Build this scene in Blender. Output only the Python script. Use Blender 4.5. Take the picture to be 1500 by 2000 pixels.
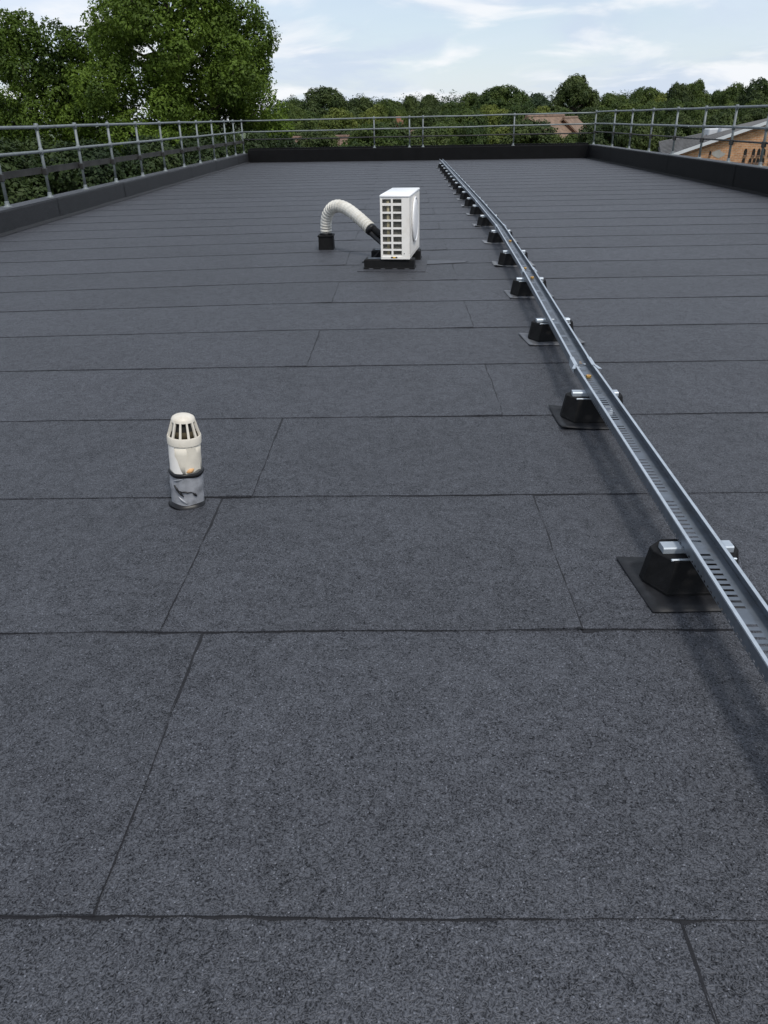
import bpy, math, random
import numpy as np
from mathutils import Matrix, Vector

scene = bpy.context.scene
for o in list(bpy.data.objects):
    bpy.data.objects.remove(o)
col = scene.collection
R = math.radians

# ------------------------------------------------------------------ camera
F_PX, EYE = 1502.0, 1.35          # focal length in photo pixels, eye height above the roof
cam_d = bpy.data.cameras.new('camera')
cam_d.sensor_fit = 'VERTICAL'
cam_d.sensor_height = 24.0
cam_d.lens = 24.0 * F_PX / 2000.0
cam_d.clip_end = 6000
cam_d.clip_start = 0.05
cam = bpy.data.objects.new('camera', cam_d)
col.objects.link(cam)


def cam_basis(vp=(780, 231), slope=-0.021):
    p1 = np.array([vp[0] - 750, vp[1] - 1000, F_PX])
    n = np.cross(p1, np.array([1, slope, 0.]))
    n /= np.linalg.norm(n)
    if n[1] > 0:
        n = -n
    Y = p1 / np.linalg.norm(p1)
    X = np.cross(Y, n)
    return np.stack([X, Y, n])


RB = cam_basis()
_c = [RB @ np.array(v) for v in ([1, 0, 0.], [0, -1, 0.], [0, 0, -1.])]
M = Matrix(((_c[0][0], _c[1][0], _c[2][0], 0), (_c[0][1], _c[1][1], _c[2][1], 0),
            (_c[0][2], _c[1][2], _c[2][2], EYE), (0, 0, 0, 1)))
cam.matrix_world = M
scene.camera = cam


def at_y(px, py, Y):
    """point on the photo ray through (px,py) at distance Y along the roof axis"""
    d = RB @ np.array([px - 750, py - 1000, F_PX])
    t = Y / d[1]
    return (d[0] * t, Y, EYE + d[2] * t)


# ------------------------------------------------------------------ sky and sun
SUN_EL, SUN_AZ = R(56), R(152)
world = bpy.data.worlds.new('World')
scene.world = world
world.use_nodes = True
nt = world.node_tree
nt.nodes.clear()


def N(t, kind, **kw):
    n = t.nodes.new(kind)
    for k, v in kw.items():
        setattr(n, k, v)
    return n


def val(n, **kw):
    for k, v in kw.items():
        n.inputs[k.replace('_', ' ')].default_value = v
    return n


sky = N(nt, 'ShaderNodeTexSky', sky_type='NISHITA')
sky.sun_disc = False
sky.sun_elevation = SUN_EL
sky.sun_rotation = SUN_AZ
sky.air_density = 1.0
sky.dust_density = 0.6
sky.ozone_density = 1.4
tc = N(nt, 'ShaderNodeTexCoord')
sep = N(nt, 'ShaderNodeSeparateXYZ')
nt.links.new(tc.outputs['Generated'], sep.inputs[0])
za = N(nt, 'ShaderNodeMath', operation='ADD'); za.inputs[1].default_value = 0.20
zm = N(nt, 'ShaderNodeMath', operation='MAXIMUM'); zm.inputs[1].default_value = 0.03
nt.links.new(sep.outputs[2], za.inputs[0]); nt.links.new(za.outputs[0], zm.inputs[0])
dx = N(nt, 'ShaderNodeMath', operation='DIVIDE'); dy = N(nt, 'ShaderNodeMath', operation='DIVIDE')
nt.links.new(sep.outputs[0], dx.inputs[0]); nt.links.new(zm.outputs[0], dx.inputs[1])
nt.links.new(sep.outputs[1], dy.inputs[0]); nt.links.new(zm.outputs[0], dy.inputs[1])
cmb = N(nt, 'ShaderNodeCombineXYZ')
nt.links.new(dx.outputs[0], cmb.inputs[0]); nt.links.new(dy.outputs[0], cmb.inputs[1])


def cloud(scale, lo, hi, off, detail=7, rough=0.56, dist=0.4):
    mp = N(nt, 'ShaderNodeMapping'); mp.inputs['Location'].default_value = off
    nt.links.new(cmb.outputs[0], mp.inputs[0])
    no = N(nt, 'ShaderNodeTexNoise'); val(no, Scale=scale, Detail=detail, Roughness=rough, Distortion=dist)
    nt.links.new(mp.outputs[0], no.inputs['Vector'])
    mr = N(nt, 'ShaderNodeMapRange', interpolation_type='SMOOTHSTEP')
    val(mr, From_Min=lo, From_Max=hi)
    nt.links.new(no.outputs[0], mr.inputs[0])
    return mr


veil = cloud(0.7, 0.30, 0.72, (3.1, 1.7, 0), detail=5)      # thin high veil
puff = cloud(2.3, 0.47, 0.68, (7.3, 2.25, 0), detail=5, rough=0.5)               # small white clouds
vm = N(nt, 'ShaderNodeMath', operation='MULTIPLY_ADD'); vm.inputs[1].default_value = 0.40; vm.inputs[2].default_value = 0.52
nt.links.new(veil.outputs[0], vm.inputs[0])
m1 = N(nt, 'ShaderNodeMix', data_type='RGBA'); m1.inputs['B'].default_value = (6.3, 7.0, 8.1, 1)
nt.links.new(vm.outputs[0], m1.inputs['Factor']); nt.links.new(sky.outputs[0], m1.inputs['A'])
pm = N(nt, 'ShaderNodeMath', operation='MULTIPLY'); pm.inputs[1].default_value = 0.8
nt.links.new(puff.outputs[0], pm.inputs[0])
m2 = N(nt, 'ShaderNodeMix', data_type='RGBA'); m2.inputs['B'].default_value = (8.1, 8.2, 8.4, 1)
nt.links.new(pm.outputs[0], m2.inputs['Factor']); nt.links.new(m1.outputs['Result'], m2.inputs['A'])
grey = cloud(1.5, 0.42, 0.66, (1.9, 5.6, 0), detail=6)            # soft grey-blue layers
gm = N(nt, 'ShaderNodeMath', operation='MULTIPLY'); gm.inputs[1].default_value = 0.75
nt.links.new(grey.outputs[0], gm.inputs[0])
m3 = N(nt, 'ShaderNodeMix', data_type='RGBA'); m3.inputs['B'].default_value = (5.1, 5.9, 7.2, 1)
nt.links.new(gm.outputs[0], m3.inputs['Factor']); nt.links.new(m1.outputs['Result'], m3.inputs['A'])
nt.links.new(m3.outputs['Result'], m2.inputs['A'])
bg = N(nt, 'ShaderNodeBackground'); bg.inputs[1].default_value = 0.121
wo = N(nt, 'ShaderNodeOutputWorld')
nt.links.new(m2.outputs['Result'], bg.inputs[0]); nt.links.new(bg.outputs[0], wo.inputs[0])

sun_d = bpy.data.lights.new('sun', 'SUN')
sun_d.energy = 2.4
sun_d.angle = R(8)
sun_d.color = (1.0, 0.95, 0.88)
sun = bpy.data.objects.new('sun', sun_d)
col.objects.link(sun)
sdir = Vector((math.sin(SUN_AZ) * math.cos(SUN_EL), math.cos(SUN_AZ) * math.cos(SUN_EL), math.sin(SUN_EL)))
sun.rotation_euler = sdir.to_track_quat('Z', 'Y').to_euler()

scene.view_settings.view_transform = 'Standard'
scene.view_settings.look = 'None'
scene.view_settings.exposure = 0.0
scene.view_settings.gamma = 1.0
scene.cycles.max_bounces = 6
scene.cycles.transparent_max_bounces = 4


# ------------------------------------------------------------------ materials
def new_mat(name):
    m = bpy.data.materials.new(name)
    m.use_nodes = True
    t = m.node_tree
    return m, t, t.nodes['Principled BSDF']


def simple(name, colr, rough=0.6, metal=0.0, spec=0.5, var=0.0, vscale=20.0, bump=0.0, bscale=200.0, dirt=None, dscale=6.0):
    m, t, b = new_mat(name)
    b.inputs['Roughness'].default_value = rough
    b.inputs['Metallic'].default_value = metal
    b.inputs['Specular IOR Level'].default_value = spec
    b.inputs['Base Color'].default_value = (*colr, 1)
    g = N(t, 'ShaderNodeNewGeometry')
    last = None
    if var > 0:
        no = N(t, 'ShaderNodeTexNoise'); val(no, Scale=vscale, Detail=5.0, Roughness=0.6)
        t.links.new(g.outputs['Position'], no.inputs['Vector'])
        mx = N(t, 'ShaderNodeMix', data_type='RGBA')
        mx.inputs['A'].default_value = (*[c * (1 - var) for c in colr], 1)
        mx.inputs['B'].default_value = (*[min(1, c * (1 + var)) for c in colr], 1)
        mr = N(t, 'ShaderNodeMapRange'); val(mr, From_Min=0.3, From_Max=0.7)
        t.links.new(no.outputs[0], mr.inputs[0]); t.links.new(mr.outputs[0], mx.inputs['Factor'])
        last = mx.outputs['Result']
    if dirt:
        no = N(t, 'ShaderNodeTexNoise'); val(no, Scale=dscale, Detail=6.0, Roughness=0.65, Distortion=0.5)
        t.links.new(g.outputs['Position'], no.inputs['Vector'])
        mr = N(t, 'ShaderNodeMapRange'); val(mr, From_Min=0.52, From_Max=0.75, To_Max=0.7)
        t.links.new(no.outputs[0], mr.inputs[0])
        mx = N(t, 'ShaderNodeMix', data_type='RGBA')
        mx.inputs['A'].default_value = (*colr, 1); mx.inputs['B'].default_value = (*dirt, 1)
        if last: t.links.new(last, mx.inputs['A'])
        t.links.new(mr.outputs[0], mx.inputs['Factor'])
        last = mx.outputs['Result']
    if last:
        t.links.new(last, b.inputs['Base Color'])
    if bump > 0:
        no = N(t, 'ShaderNodeTexNoise'); val(no, Scale=bscale, Detail=3.0)
        t.links.new(g.outputs['Position'], no.inputs['Vector'])
        bp = N(t, 'ShaderNodeBump'); bp.inputs['Strength'].default_value = bump; bp.inputs['Distance'].default_value = 0.004
        t.links.new(no.outputs[0], bp.inputs['Height']); t.links.new(bp.outputs[0], b.inputs['Normal'])
    return m


def felt_material(name, c0, rough=0.60, contrast=1.0):
    """mineral cap sheet: short curled granule streaks, bright mineral specks, faint blotches"""
    m, t, b = new_mat(name)
    g = N(t, 'ShaderNodeNewGeometry')
    oi = N(t, 'ShaderNodeObjectInfo')
    off = N(t, 'ShaderNodeVectorMath', operation='ADD')
    sc_ = N(t, 'ShaderNodeMath', operation='MULTIPLY'); sc_.inputs[1].default_value = 37.0
    t.links.new(oi.outputs['Random'], sc_.inputs[0])
    t.links.new(g.outputs['Position'], off.inputs[0]); t.links.new(sc_.outputs[0], off.inputs[1])
    P = off.outputs[0]

    def worms(scale, k, seed):
        """curled parallel streaks: contour lines of a smooth noise"""
        mp = N(t, 'ShaderNodeMapping'); mp.inputs['Location'].default_value = (seed, seed * 0.7, 0)
        t.links.new(P, mp.inputs[0])
        no = N(t, 'ShaderNodeTexNoise'); val(no, Scale=scale, Detail=1.0, Roughness=0.5, Distortion=0.35)
        t.links.new(mp.outputs[0], no.inputs['Vector'])
        m_ = N(t, 'ShaderNodeMath', operation='MULTIPLY'); m_.inputs[1].default_value = k
        t.links.new(no.outputs[0], m_.inputs[0])
        sn = N(t, 'ShaderNodeMath', operation='SINE'); t.links.new(m_.outputs[0], sn.inputs[0])
        return sn.outputs[0]
    r1 = worms(82, 34.0, 0.0)
    r2 = worms(30, 34.0, 3.3)
    r3 = worms(6.5, 30.0, 7.9)
    gr = N(t, 'ShaderNodeTexNoise'); val(gr, Scale=270, Detail=1.0, Roughness=0.8)
    t.links.new(P, gr.inputs['Vector'])
    bl = N(t, 'ShaderNodeTexNoise'); val(bl, Scale=1.0, Detail=6.0, Roughness=0.65)
    t.links.new(P, bl.inputs['Vector'])
    vo = N(t, 'ShaderNodeTexVoronoi'); val(vo, Scale=120.0)
    t.links.new(P, vo.inputs['Vector'])
    sp = N(t, 'ShaderNodeMapRange'); val(sp, From_Min=0.10, From_Max=0.26, To_Min=1.0, To_Max=0.0)
    t.links.new(vo.outputs['Distance'], sp.inputs[0])
    spc = N(t, 'ShaderNodeSeparateColor'); t.links.new(vo.outputs['Color'], spc.inputs[0])
    spt = N(t, 'ShaderNodeMath', operation='GREATER_THAN'); spt.inputs[1].default_value = 0.80
    t.links.new(spc.outputs[0], spt.inputs[0])
    spm = N(t, 'ShaderNodeMath', operation='MULTIPLY'); t.links.new(sp.outputs[0], spm.inputs[0]); t.links.new(spt.outputs[0], spm.inputs[1])

    def mad(a, k, c):
        n = N(t, 'ShaderNodeMath', operation='MULTIPLY_ADD'); n.inputs[1].default_value = k
        t.links.new(a, n.inputs[0])
        if isinstance(c, (int, float)): n.inputs[2].default_value = c
        else: t.links.new(c, n.inputs[2])
        return n.outputs[0]
    h = mad(r1, 0.38 * contrast, 1.0 - 1.0 * contrast)
    h = mad(r2, 0.17 * contrast, h)
    h = mad(r3, 0.09 * contrast, h)
    h = mad(gr.outputs[0], 2.0 * contrast, h)
    hcl = N(t, 'ShaderNodeMath', operation='MAXIMUM'); hcl.inputs[1].default_value = 0.18
    t.links.new(h, hcl.inputs[0])
    hcol = mad(spm.outputs[0], 2.6, hcl.outputs[0])
    sheet = mad(bl.outputs[0], 0.62, 0.60)                # weather blotches, mean about 0.93
    sheet = mad(oi.outputs['Random'], 0.12, sheet)        # sheets differ a little in shade
    sub = N(t, 'ShaderNodeMath', operation='MULTIPLY')
    t.links.new(hcol, sub.inputs[0]); t.links.new(sheet, sub.inputs[1])
    mul = N(t, 'ShaderNodeVectorMath', operation='SCALE'); mul.inputs[0].default_value = c0
    t.links.new(sub.outputs[0], mul.inputs['Scale'])
    t.links.new(mul.outputs[0], b.inputs['Base Color'])
    spl = N(t, 'ShaderNodeMath', operation='MULTIPLY'); spl.inputs[1].default_value = 0.5; spl.use_clamp = True
    t.links.new(hcol, spl.inputs[0]); t.links.new(spl.outputs[0], b.inputs['Specular IOR Level'])
    bp = N(t, 'ShaderNodeBump'); bp.inputs['Strength'].default_value = 0.5; bp.inputs['Distance'].default_value = 0.0016
    t.links.new(h, bp.inputs['Height']); t.links.new(bp.outputs[0], b.inputs['Normal'])
    b.inputs['Roughness'].default_value = rough
    return m


def leaf_material(name, dark, light, trans=0.3, speckle=0.35):
    m, t, b = new_mat(name)
    g = N(t, 'ShaderNodeNewGeometry')
    oi = N(t, 'ShaderNodeObjectInfo')
    no = N(t, 'ShaderNodeTexNoise'); val(no, Scale=0.45, Detail=3.0)
    t.links.new(g.outputs['Position'], no.inputs['Vector'])
    a = N(t, 'ShaderNodeMath', operation='MULTIPLY_ADD'); a.inputs[1].default_value = speckle
    t.links.new(g.outputs['Random Per Island'], a.inputs[0])
    s = N(t, 'ShaderNodeMapRange'); val(s, From_Min=0.35, From_Max=0.65, To_Min=-0.15, To_Max=0.45)
    t.links.new(no.outputs[0], s.inputs[0]); t.links.new(s.outputs[0], a.inputs[2])
    a2 = N(t, 'ShaderNodeMath', operation='MULTIPLY_ADD'); a2.inputs[1].default_value = 0.35; a2.use_clamp = True
    t.links.new(oi.outputs['Random'], a2.inputs[0]); t.links.new(a.outputs[0], a2.inputs[2])
    mx = N(t, 'ShaderNodeMix', data_type='RGBA')
    mx.inputs['A'].default_value = (*dark, 1); mx.inputs['B'].default_value = (*light, 1)
    t.links.new(a2.outputs[0], mx.inputs['Factor'])
    t.links.new(mx.outputs['Result'], b.inputs['Base Color'])
    b.inputs['Roughness'].default_value = 0.6
    b.inputs['Specular IOR Level'].default_value = 0.25
    tr = N(t, 'ShaderNodeBsdfTranslucent')
    t.links.new(mx.outputs['Result'], tr.inputs[0])
    ms = N(t, 'ShaderNodeMixShader'); ms.inputs[0].default_value = trans
    out = t.nodes['Material Output']
    t.links.new(b.outputs[0], ms.inputs[1]); t.links.new(tr.outputs[0], ms.inputs[2]); t.links.new(ms.outputs[0], out.inputs[0])
    return m


def brick_material(name):
    m, t, b = new_mat(name)
    tcn = N(t, 'ShaderNodeTexCoord')
    mp = N(t, 'ShaderNodeMapping'); mp.inputs['Rotation'].default_value = (R(90), 0, 0)
    t.links.new(tcn.outputs['Object'], mp.inputs[0])
    br = N(t, 'ShaderNodeTexBrick')
    br.inputs['Color1'].default_value = (0.46, 0.225, 0.10, 1)
    br.inputs['Color2'].default_value = (0.36, 0.165, 0.075, 1)
    br.inputs['Mortar'].default_value = (0.42, 0.33, 0.24, 1)
    val(br, Scale=1.0, Mortar_Size=0.010, Brick_Width=0.225, Row_Height=0.075)
    t.links.new(mp.outputs[0], br.inputs[0])
    no = N(t, 'ShaderNodeTexNoise'); val(no, Scale=3.0, Detail=8.0, Roughness=0.75)
    t.links.new(tcn.outputs['Object'], no.inputs['Vector'])
    mr = N(t, 'ShaderNodeMapRange'); val(mr, From_Min=0.3, From_Max=0.7, To_Min=0.6, To_Max=1.35)
    t.links.new(no.outputs[0], mr.inputs[0])
    mul = N(t, 'ShaderNodeVectorMath', operation='SCALE')
    t.links.new(br.outputs[0], mul.inputs[0]); t.links.new(mr.outputs[0], mul.inputs['Scale'])
    t.links.new(mul.outputs[0], b.inputs['Base Color'])
    b.inputs['Roughness'].default_value = 0.9
    return m


MT = {
    'felt': felt_material('mineral_felt', (0.0385, 0.0410, 0.0490)),
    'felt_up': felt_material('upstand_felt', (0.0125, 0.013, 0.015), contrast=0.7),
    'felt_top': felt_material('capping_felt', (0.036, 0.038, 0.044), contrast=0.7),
    'felt_black': simple('black_upstand_membrane', (0.0042, 0.0043, 0.0048), 0.7, spec=0.15, var=0.3, vscale=4, bump=0.25, bscale=160),
    'felt_smooth': simple('smooth_patch_membrane', (0.040, 0.043, 0.050), 0.5, var=0.35, vscale=9, bump=0.25, bscale=60),
    'pad': simple('black_pad_membrane', (0.012, 0.0125, 0.0145), 0.55, spec=0.3, var=0.4, vscale=14, bump=0.3, bscale=50, dirt=(0.028, 0.029, 0.033), dscale=18),
    'pad_grey': simple('grey_pad_membrane', (0.085, 0.088, 0.096), 0.45, var=0.3, vscale=14, bump=0.2, bscale=50),
    'pad_sheen': simple('pad_membrane_sheen', (0.17, 0.175, 0.185), 0.5, var=0.3, vscale=14),  # reflected light on the farther pads painted in as a paler tone
    'bitumen': simple('bitumen_bleed', (0.010, 0.010, 0.012), 0.6, spec=0.3, var=0.4, vscale=30),
    'rubber': simple('black_rubber', (0.0062, 0.0062, 0.0066), 0.72, spec=0.2, var=0.4, vscale=25, bump=0.3, bscale=300, dirt=(0.013, 0.013, 0.014), dscale=30),
    'galv': simple('galvanised_steel', (0.175, 0.20, 0.232), 0.45, metal=0.7, var=0.16, vscale=22, dirt=(0.13, 0.135, 0.14), dscale=14),
    'galv_b': simple('bright_galvanised_steel', (0.44, 0.49, 0.54), 0.45, metal=0.5, var=0.1, vscale=30),
    'rail': simple('galvanised_tube', (0.19, 0.212, 0.218), 0.55, metal=0.3, var=0.2, vscale=6, dirt=(0.10, 0.105, 0.105), dscale=3),
    'dark_metal': simple('dark_painted_steel', (0.022, 0.022, 0.022), 0.6, var=0.3, vscale=6),
    'board': simple('weathered_dark_board', (0.030, 0.029, 0.026), 0.8, var=0.5, vscale=3, bump=0.4, bscale=40),
    'white': simple('white_enamel', (0.86, 0.83, 0.775), 0.38, var=0.04, vscale=5, dirt=(0.70, 0.65, 0.57), dscale=5),
    'white_clean': simple('white_plastic', (0.84, 0.84, 0.84), 0.35),
    'coil': simple('condenser_fins', (0.21, 0.20, 0.17), 0.55, metal=0.1, var=0.6, vscale=28),
    'coil_pipe': simple('dull_tube', (0.34, 0.30, 0.19), 0.5, var=0.3, vscale=30),
    'cream': simple('cream_plastic', (0.66, 0.615, 0.53), 0.42, var=0.06, vscale=30, dirt=(0.56, 0.49, 0.38), dscale=22),
    'pipe_white': simple('grubby_white_pipe', (0.70, 0.65, 0.55), 0.45, var=0.08, vscale=18, dirt=(0.42, 0.36, 0.26), dscale=16),
    'silver': simple('silver_foil_sleeve', (0.36, 0.37, 0.395), 0.42, metal=0.3, var=0.28, vscale=16, bump=0.6, bscale=30, dirt=(0.15, 0.15, 0.16), dscale=13),
    'black_tape': simple('black_tape', (0.006, 0.006, 0.007), 0.4, spec=0.35),
    'inside': simple('dark_interior', (0.006, 0.006, 0.005), 0.9),
    'brown_inside': simple('brown_inner_flue', (0.045, 0.034, 0.014), 0.8),
    'hose': simple('white_hose_wrap', (0.62, 0.60, 0.54), 0.55, var=0.08, vscale=25, dirt=(0.36, 0.32, 0.25), dscale=12),
    'orange': simple('orange_stain', (0.62, 0.36, 0.16), 0.6),
    'yellow': simple('yellow_sticker', (0.80, 0.45, 0.04), 0.5),
    'brass': simple('brass', (0.75, 0.45, 0.13), 0.35, metal=0.7),
    'sticker': simple('white_sticker', (0.62, 0.68, 0.74), 0.5),
    'ink': simple('grey_ink', (0.12, 0.14, 0.2), 0.6),
    'concrete': simple('concrete', (0.3, 0.29, 0.27), 0.85, var=0.2, vscale=2),
    'brick': brick_material('orange_brick'),
    'hbrick': simple('house_brick', (0.30, 0.15, 0.09), 0.9, var=0.3, vscale=3),
    'tile_red': simple('red_clay_tiles', (0.19, 0.125, 0.085), 0.85, var=0.35, vscale=2.5, bump=0.5, bscale=9),
    'tile_brown': simple('brown_clay_tiles', (0.15, 0.095, 0.07), 0.85, var=0.35, vscale=2.5, bump=0.5, bscale=9),
    'roof_grey': simple('grey_sheet_roofing', (0.085, 0.088, 0.094), 0.6, var=0.2, vscale=0.7, bump=0.2, bscale=3, dirt=(0.12, 0.12, 0.12), dscale=1.0),
    'fascia': simple('white_verge_trim', (0.55, 0.57, 0.59), 0.5, var=0.08, vscale=2),
    'glass': simple('window_glass', (0.03, 0.035, 0.04), 0.08, spec=0.8),
    'bark': simple('bark', (0.055, 0.042, 0.030), 0.9, var=0.4, vscale=4, bump=0.6, bscale=12),
    'grass': simple('grass', (0.06, 0.085, 0.028), 0.9, var=0.5, vscale=0.12),
    'leaf_oak': leaf_material('oak_leaves', (0.024, 0.048, 0.006), (0.130, 0.200, 0.026), speckle=0.45),
    'leaf_mid': leaf_material('mixed_leaves', (0.030, 0.058, 0.014), (0.115, 0.155, 0.034)),
    'leaf_dark': leaf_material('dark_leaves', (0.024, 0.044, 0.014), (0.085, 0.115, 0.030), 0.25),
    'leaf_shade': leaf_material('shaded_leaves', (0.014, 0.030, 0.010), (0.052, 0.078, 0.020), 0.2),  # shade under the oaks put into a darker leaf colour
    'leaf_light': leaf_material('light_leaves', (0.060, 0.090, 0.016), (0.190, 0.220, 0.046)),
    'leaf_far': leaf_material('far_leaves', (0.022, 0.045, 0.022), (0.060, 0.090, 0.036), 0.2),
}


# ------------------------------------------------------------------ mesh helpers
class MB:
    def __init__(self):
        self.v, self.f = [], []

    def add(self, verts, faces):
        o = len(self.v)
        self.v += [tuple(p) for p in verts]
        self.f += [tuple(i + o for i in f) for f in faces]
        return self

    def box(self, x0, x1, y0, y1, z0, z1, c=0.0):
        """box with optional chamfer c on all edges"""
        if c <= 0:
            v = [(x, y, z) for z in (z0, z1) for y in (y0, y1) for x in (x0, x1)]
            return self.add(v, [(0, 2, 3, 1), (4, 5, 7, 6), (0, 1, 5, 4), (2, 6, 7, 3), (0, 4, 6, 2), (1, 3, 7, 5)])
        lay = []
        for z, i in ((z0, c), (z0 + c, 0), (z1 - c, 0), (z1, c)):
            lay.append([(x0 + i + c * 0, y0 + c + i * 0, z), (x0 + c + i * 0, y0 + i, z), (x1 - c, y0 + i, z), (x1 - i, y0 + c, z),
                        (x1 - i, y1 - c, z), (x1 - c, y1 - i, z), (x0 + c, y1 - i, z), (x0 + i, y1 - c, z)])
        return self.loft(lay)

    def loft(self, rings, caps=True, closed=True):
        n = len(rings[0]); o = len(self.v)
        for r in rings: self.v += [tuple(p) for p in r]
        m = n if closed else n - 1
        for k in range(len(rings) - 1):
            for i in range(m):
                j = (i + 1) % n
                self.f.append((o + k * n + i, o + k * n + j, o + (k + 1) * n + j, o + (k + 1) * n + i))
        if caps and closed:
            self.f.append(tuple(o + i for i in reversed(range(n))))
            self.f.append(tuple(o + (len(rings) - 1) * n + i for i in range(n)))
        return self

    def tube(self, path, rad, n=10, caps=True):
        P = [Vector(p) for p in path]
        rr = rad if isinstance(rad, (list, tuple)) else [rad] * len(P)
        rings = []
        up = Vector((0, 0, 1))
        prev = None
        for i, p in enumerate(P):
            d = (P[min(i + 1, len(P) - 1)] - P[max(i - 1, 0)]).normalized()
            if prev is None:
                a = d.cross(up if abs(d.z) < 0.9 else Vector((0, 1, 0))).normalized()
            else:
                a = (prev - d * prev.dot(d)).normalized()
            prev = a
            b = d.cross(a).normalized()
            rings.append([p + (a * math.cos(t) + b * math.sin(t)) * rr[i] for t in [2 * math.pi * k / n for k in range(n)]])
        return self.loft(rings, caps)

    def lathe(self, prof, n=24, caps=True, wob=0.0, seed=1, center=(0, 0)):
        rnd = random.Random(seed)
        ph = [rnd.uniform(0, 6.28) for _ in range(4)]
        rings = []
        for r, z in prof:
            rings.append([(center[0] + (r + wob * (math.sin(3 * t + ph[0] + z * 40) + math.sin(5 * t + ph[1] - z * 60))) * math.cos(t),
                           center[1] + (r + wob * (math.sin(3 * t + ph[0] + z * 40) + math.sin(5 * t + ph[1] - z * 60))) * math.sin(t),
                           z + wob * 1.3 * math.sin(4 * t + ph[2])) for t in [2 * math.pi * k / n for k in range(n)]])
        return self.loft(rings, caps)

    def mesh(self, name, mat, smooth=False):
        me = bpy.data.meshes.new(name)
        me.from_pydata(self.v, [], self.f)
        me.update()
        if smooth:
            me.polygons.foreach_set('use_smooth', [True] * len(me.polygons))
        if mat: me.materials.append(MT[mat])
        return me


def link(name, data, parent=None):
    o = bpy.data.objects.new(name, data)
    col.objects.link(o)
    if parent: o.parent = parent
    return o


def obj(name, mb, mat, parent=None, smooth=False):
    return link(name, mb.mesh(name, mat, smooth), parent)


def smooth_angle(o, ang=35):
    me = o.data
    me.polygons.foreach_set('use_smooth', [True] * len(me.polygons))
    try:
        me.set_sharp_from_angle(angle=R(ang))
    except Exception:
        pass
    return o


def tag(o, label=None, cat=None, group=None, kind=None):
    if label: o['label'] = label
    if cat: o['category'] = cat
    if group: o['group'] = group
    if kind: o['kind'] = kind
    return o


def thing(name, label, cat, loc=(0, 0, 0), rz=0.0, group=None):
    o = link(name, None)
    o.location = loc
    o.rotation_euler = (0, 0, rz)
    return tag(o, label, cat, group)


def wob(seed, amp, freqs=(1.7, 4.3, 9.1, 21.0)):
    rnd = random.Random(seed)
    ph = [(f * rnd.uniform(0.8, 1.2), rnd.uniform(0, 6.28), rnd.uniform(0.4, 1.0) / (1 + 0.12 * i * f ** 0.5)) for i, f in enumerate(freqs)]
    return lambda x: amp * sum(a * math.sin(f * x + p) for f, p, a in ph)


# ------------------------------------------------------------------ layout numbers (metres; x right, y into the picture, z up, roof = 0)
GROUND = -8.0
XL, XR = -5.53, 6.50                     # inner faces of the side parapets
YN = -4.0                                # near end of what is built of the roof


def yback(x):                            # inner face of the far parapet
    return 30.15 - 0.1208 * x


# ground and hidden building body
g = MB(); g.box(-3000, 3000, -600, 5000, GROUND - 1, GROUND)
tag(obj('ground', g, 'grass'), kind='structure')

roof = MB()
xo0, xo1 = XL - 0.32, XR + 0.32
def roof_ring(z): return [(xo0, YN, z), (xo1, YN, z), (xo1, yback(xo1) + 0.3, z), (xo0, yback(xo0) + 0.3, z)]
roof.loft([roof_ring(GROUND + 0.02), roof_ring(-0.012)])
flat_roof = tag(obj('flat_roof', roof, 'hbrick'), kind='structure')


# ------------------------------------------------------------------ roof felt, sheet by sheet
ROW0, ROWH = 0.945, 0.9155


def bend(x, y):
    """rolls on the left drift towards the viewer in the middle of the roof"""
    b = min(max((y - 4.0) / 4.0, 0), 1) * (1 - 0.75 * min(max((y - 11.0) / 8.0, 0), 1))
    return -0.115 * b * max(0, -x - 0.9)


joints = {-5: [0.5], -4: [-0.6], -3: [0.5], -2: [-0.62], -1: [0.512], 0: [-0.597], 1: [-0.724, 0.522], 2: [-0.607], 3: [0.508], 4: [-0.585], 5: [0.517], 6: [-0.575], 7: [0.527]}
rj = random.Random(5)
for k in range(8, 34):
    joints[k] = [0.52 + rj.uniform(-0.02, 0.02)] if k % 2 else [-0.58 + rj.uniform(-0.02, 0.02)]

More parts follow.
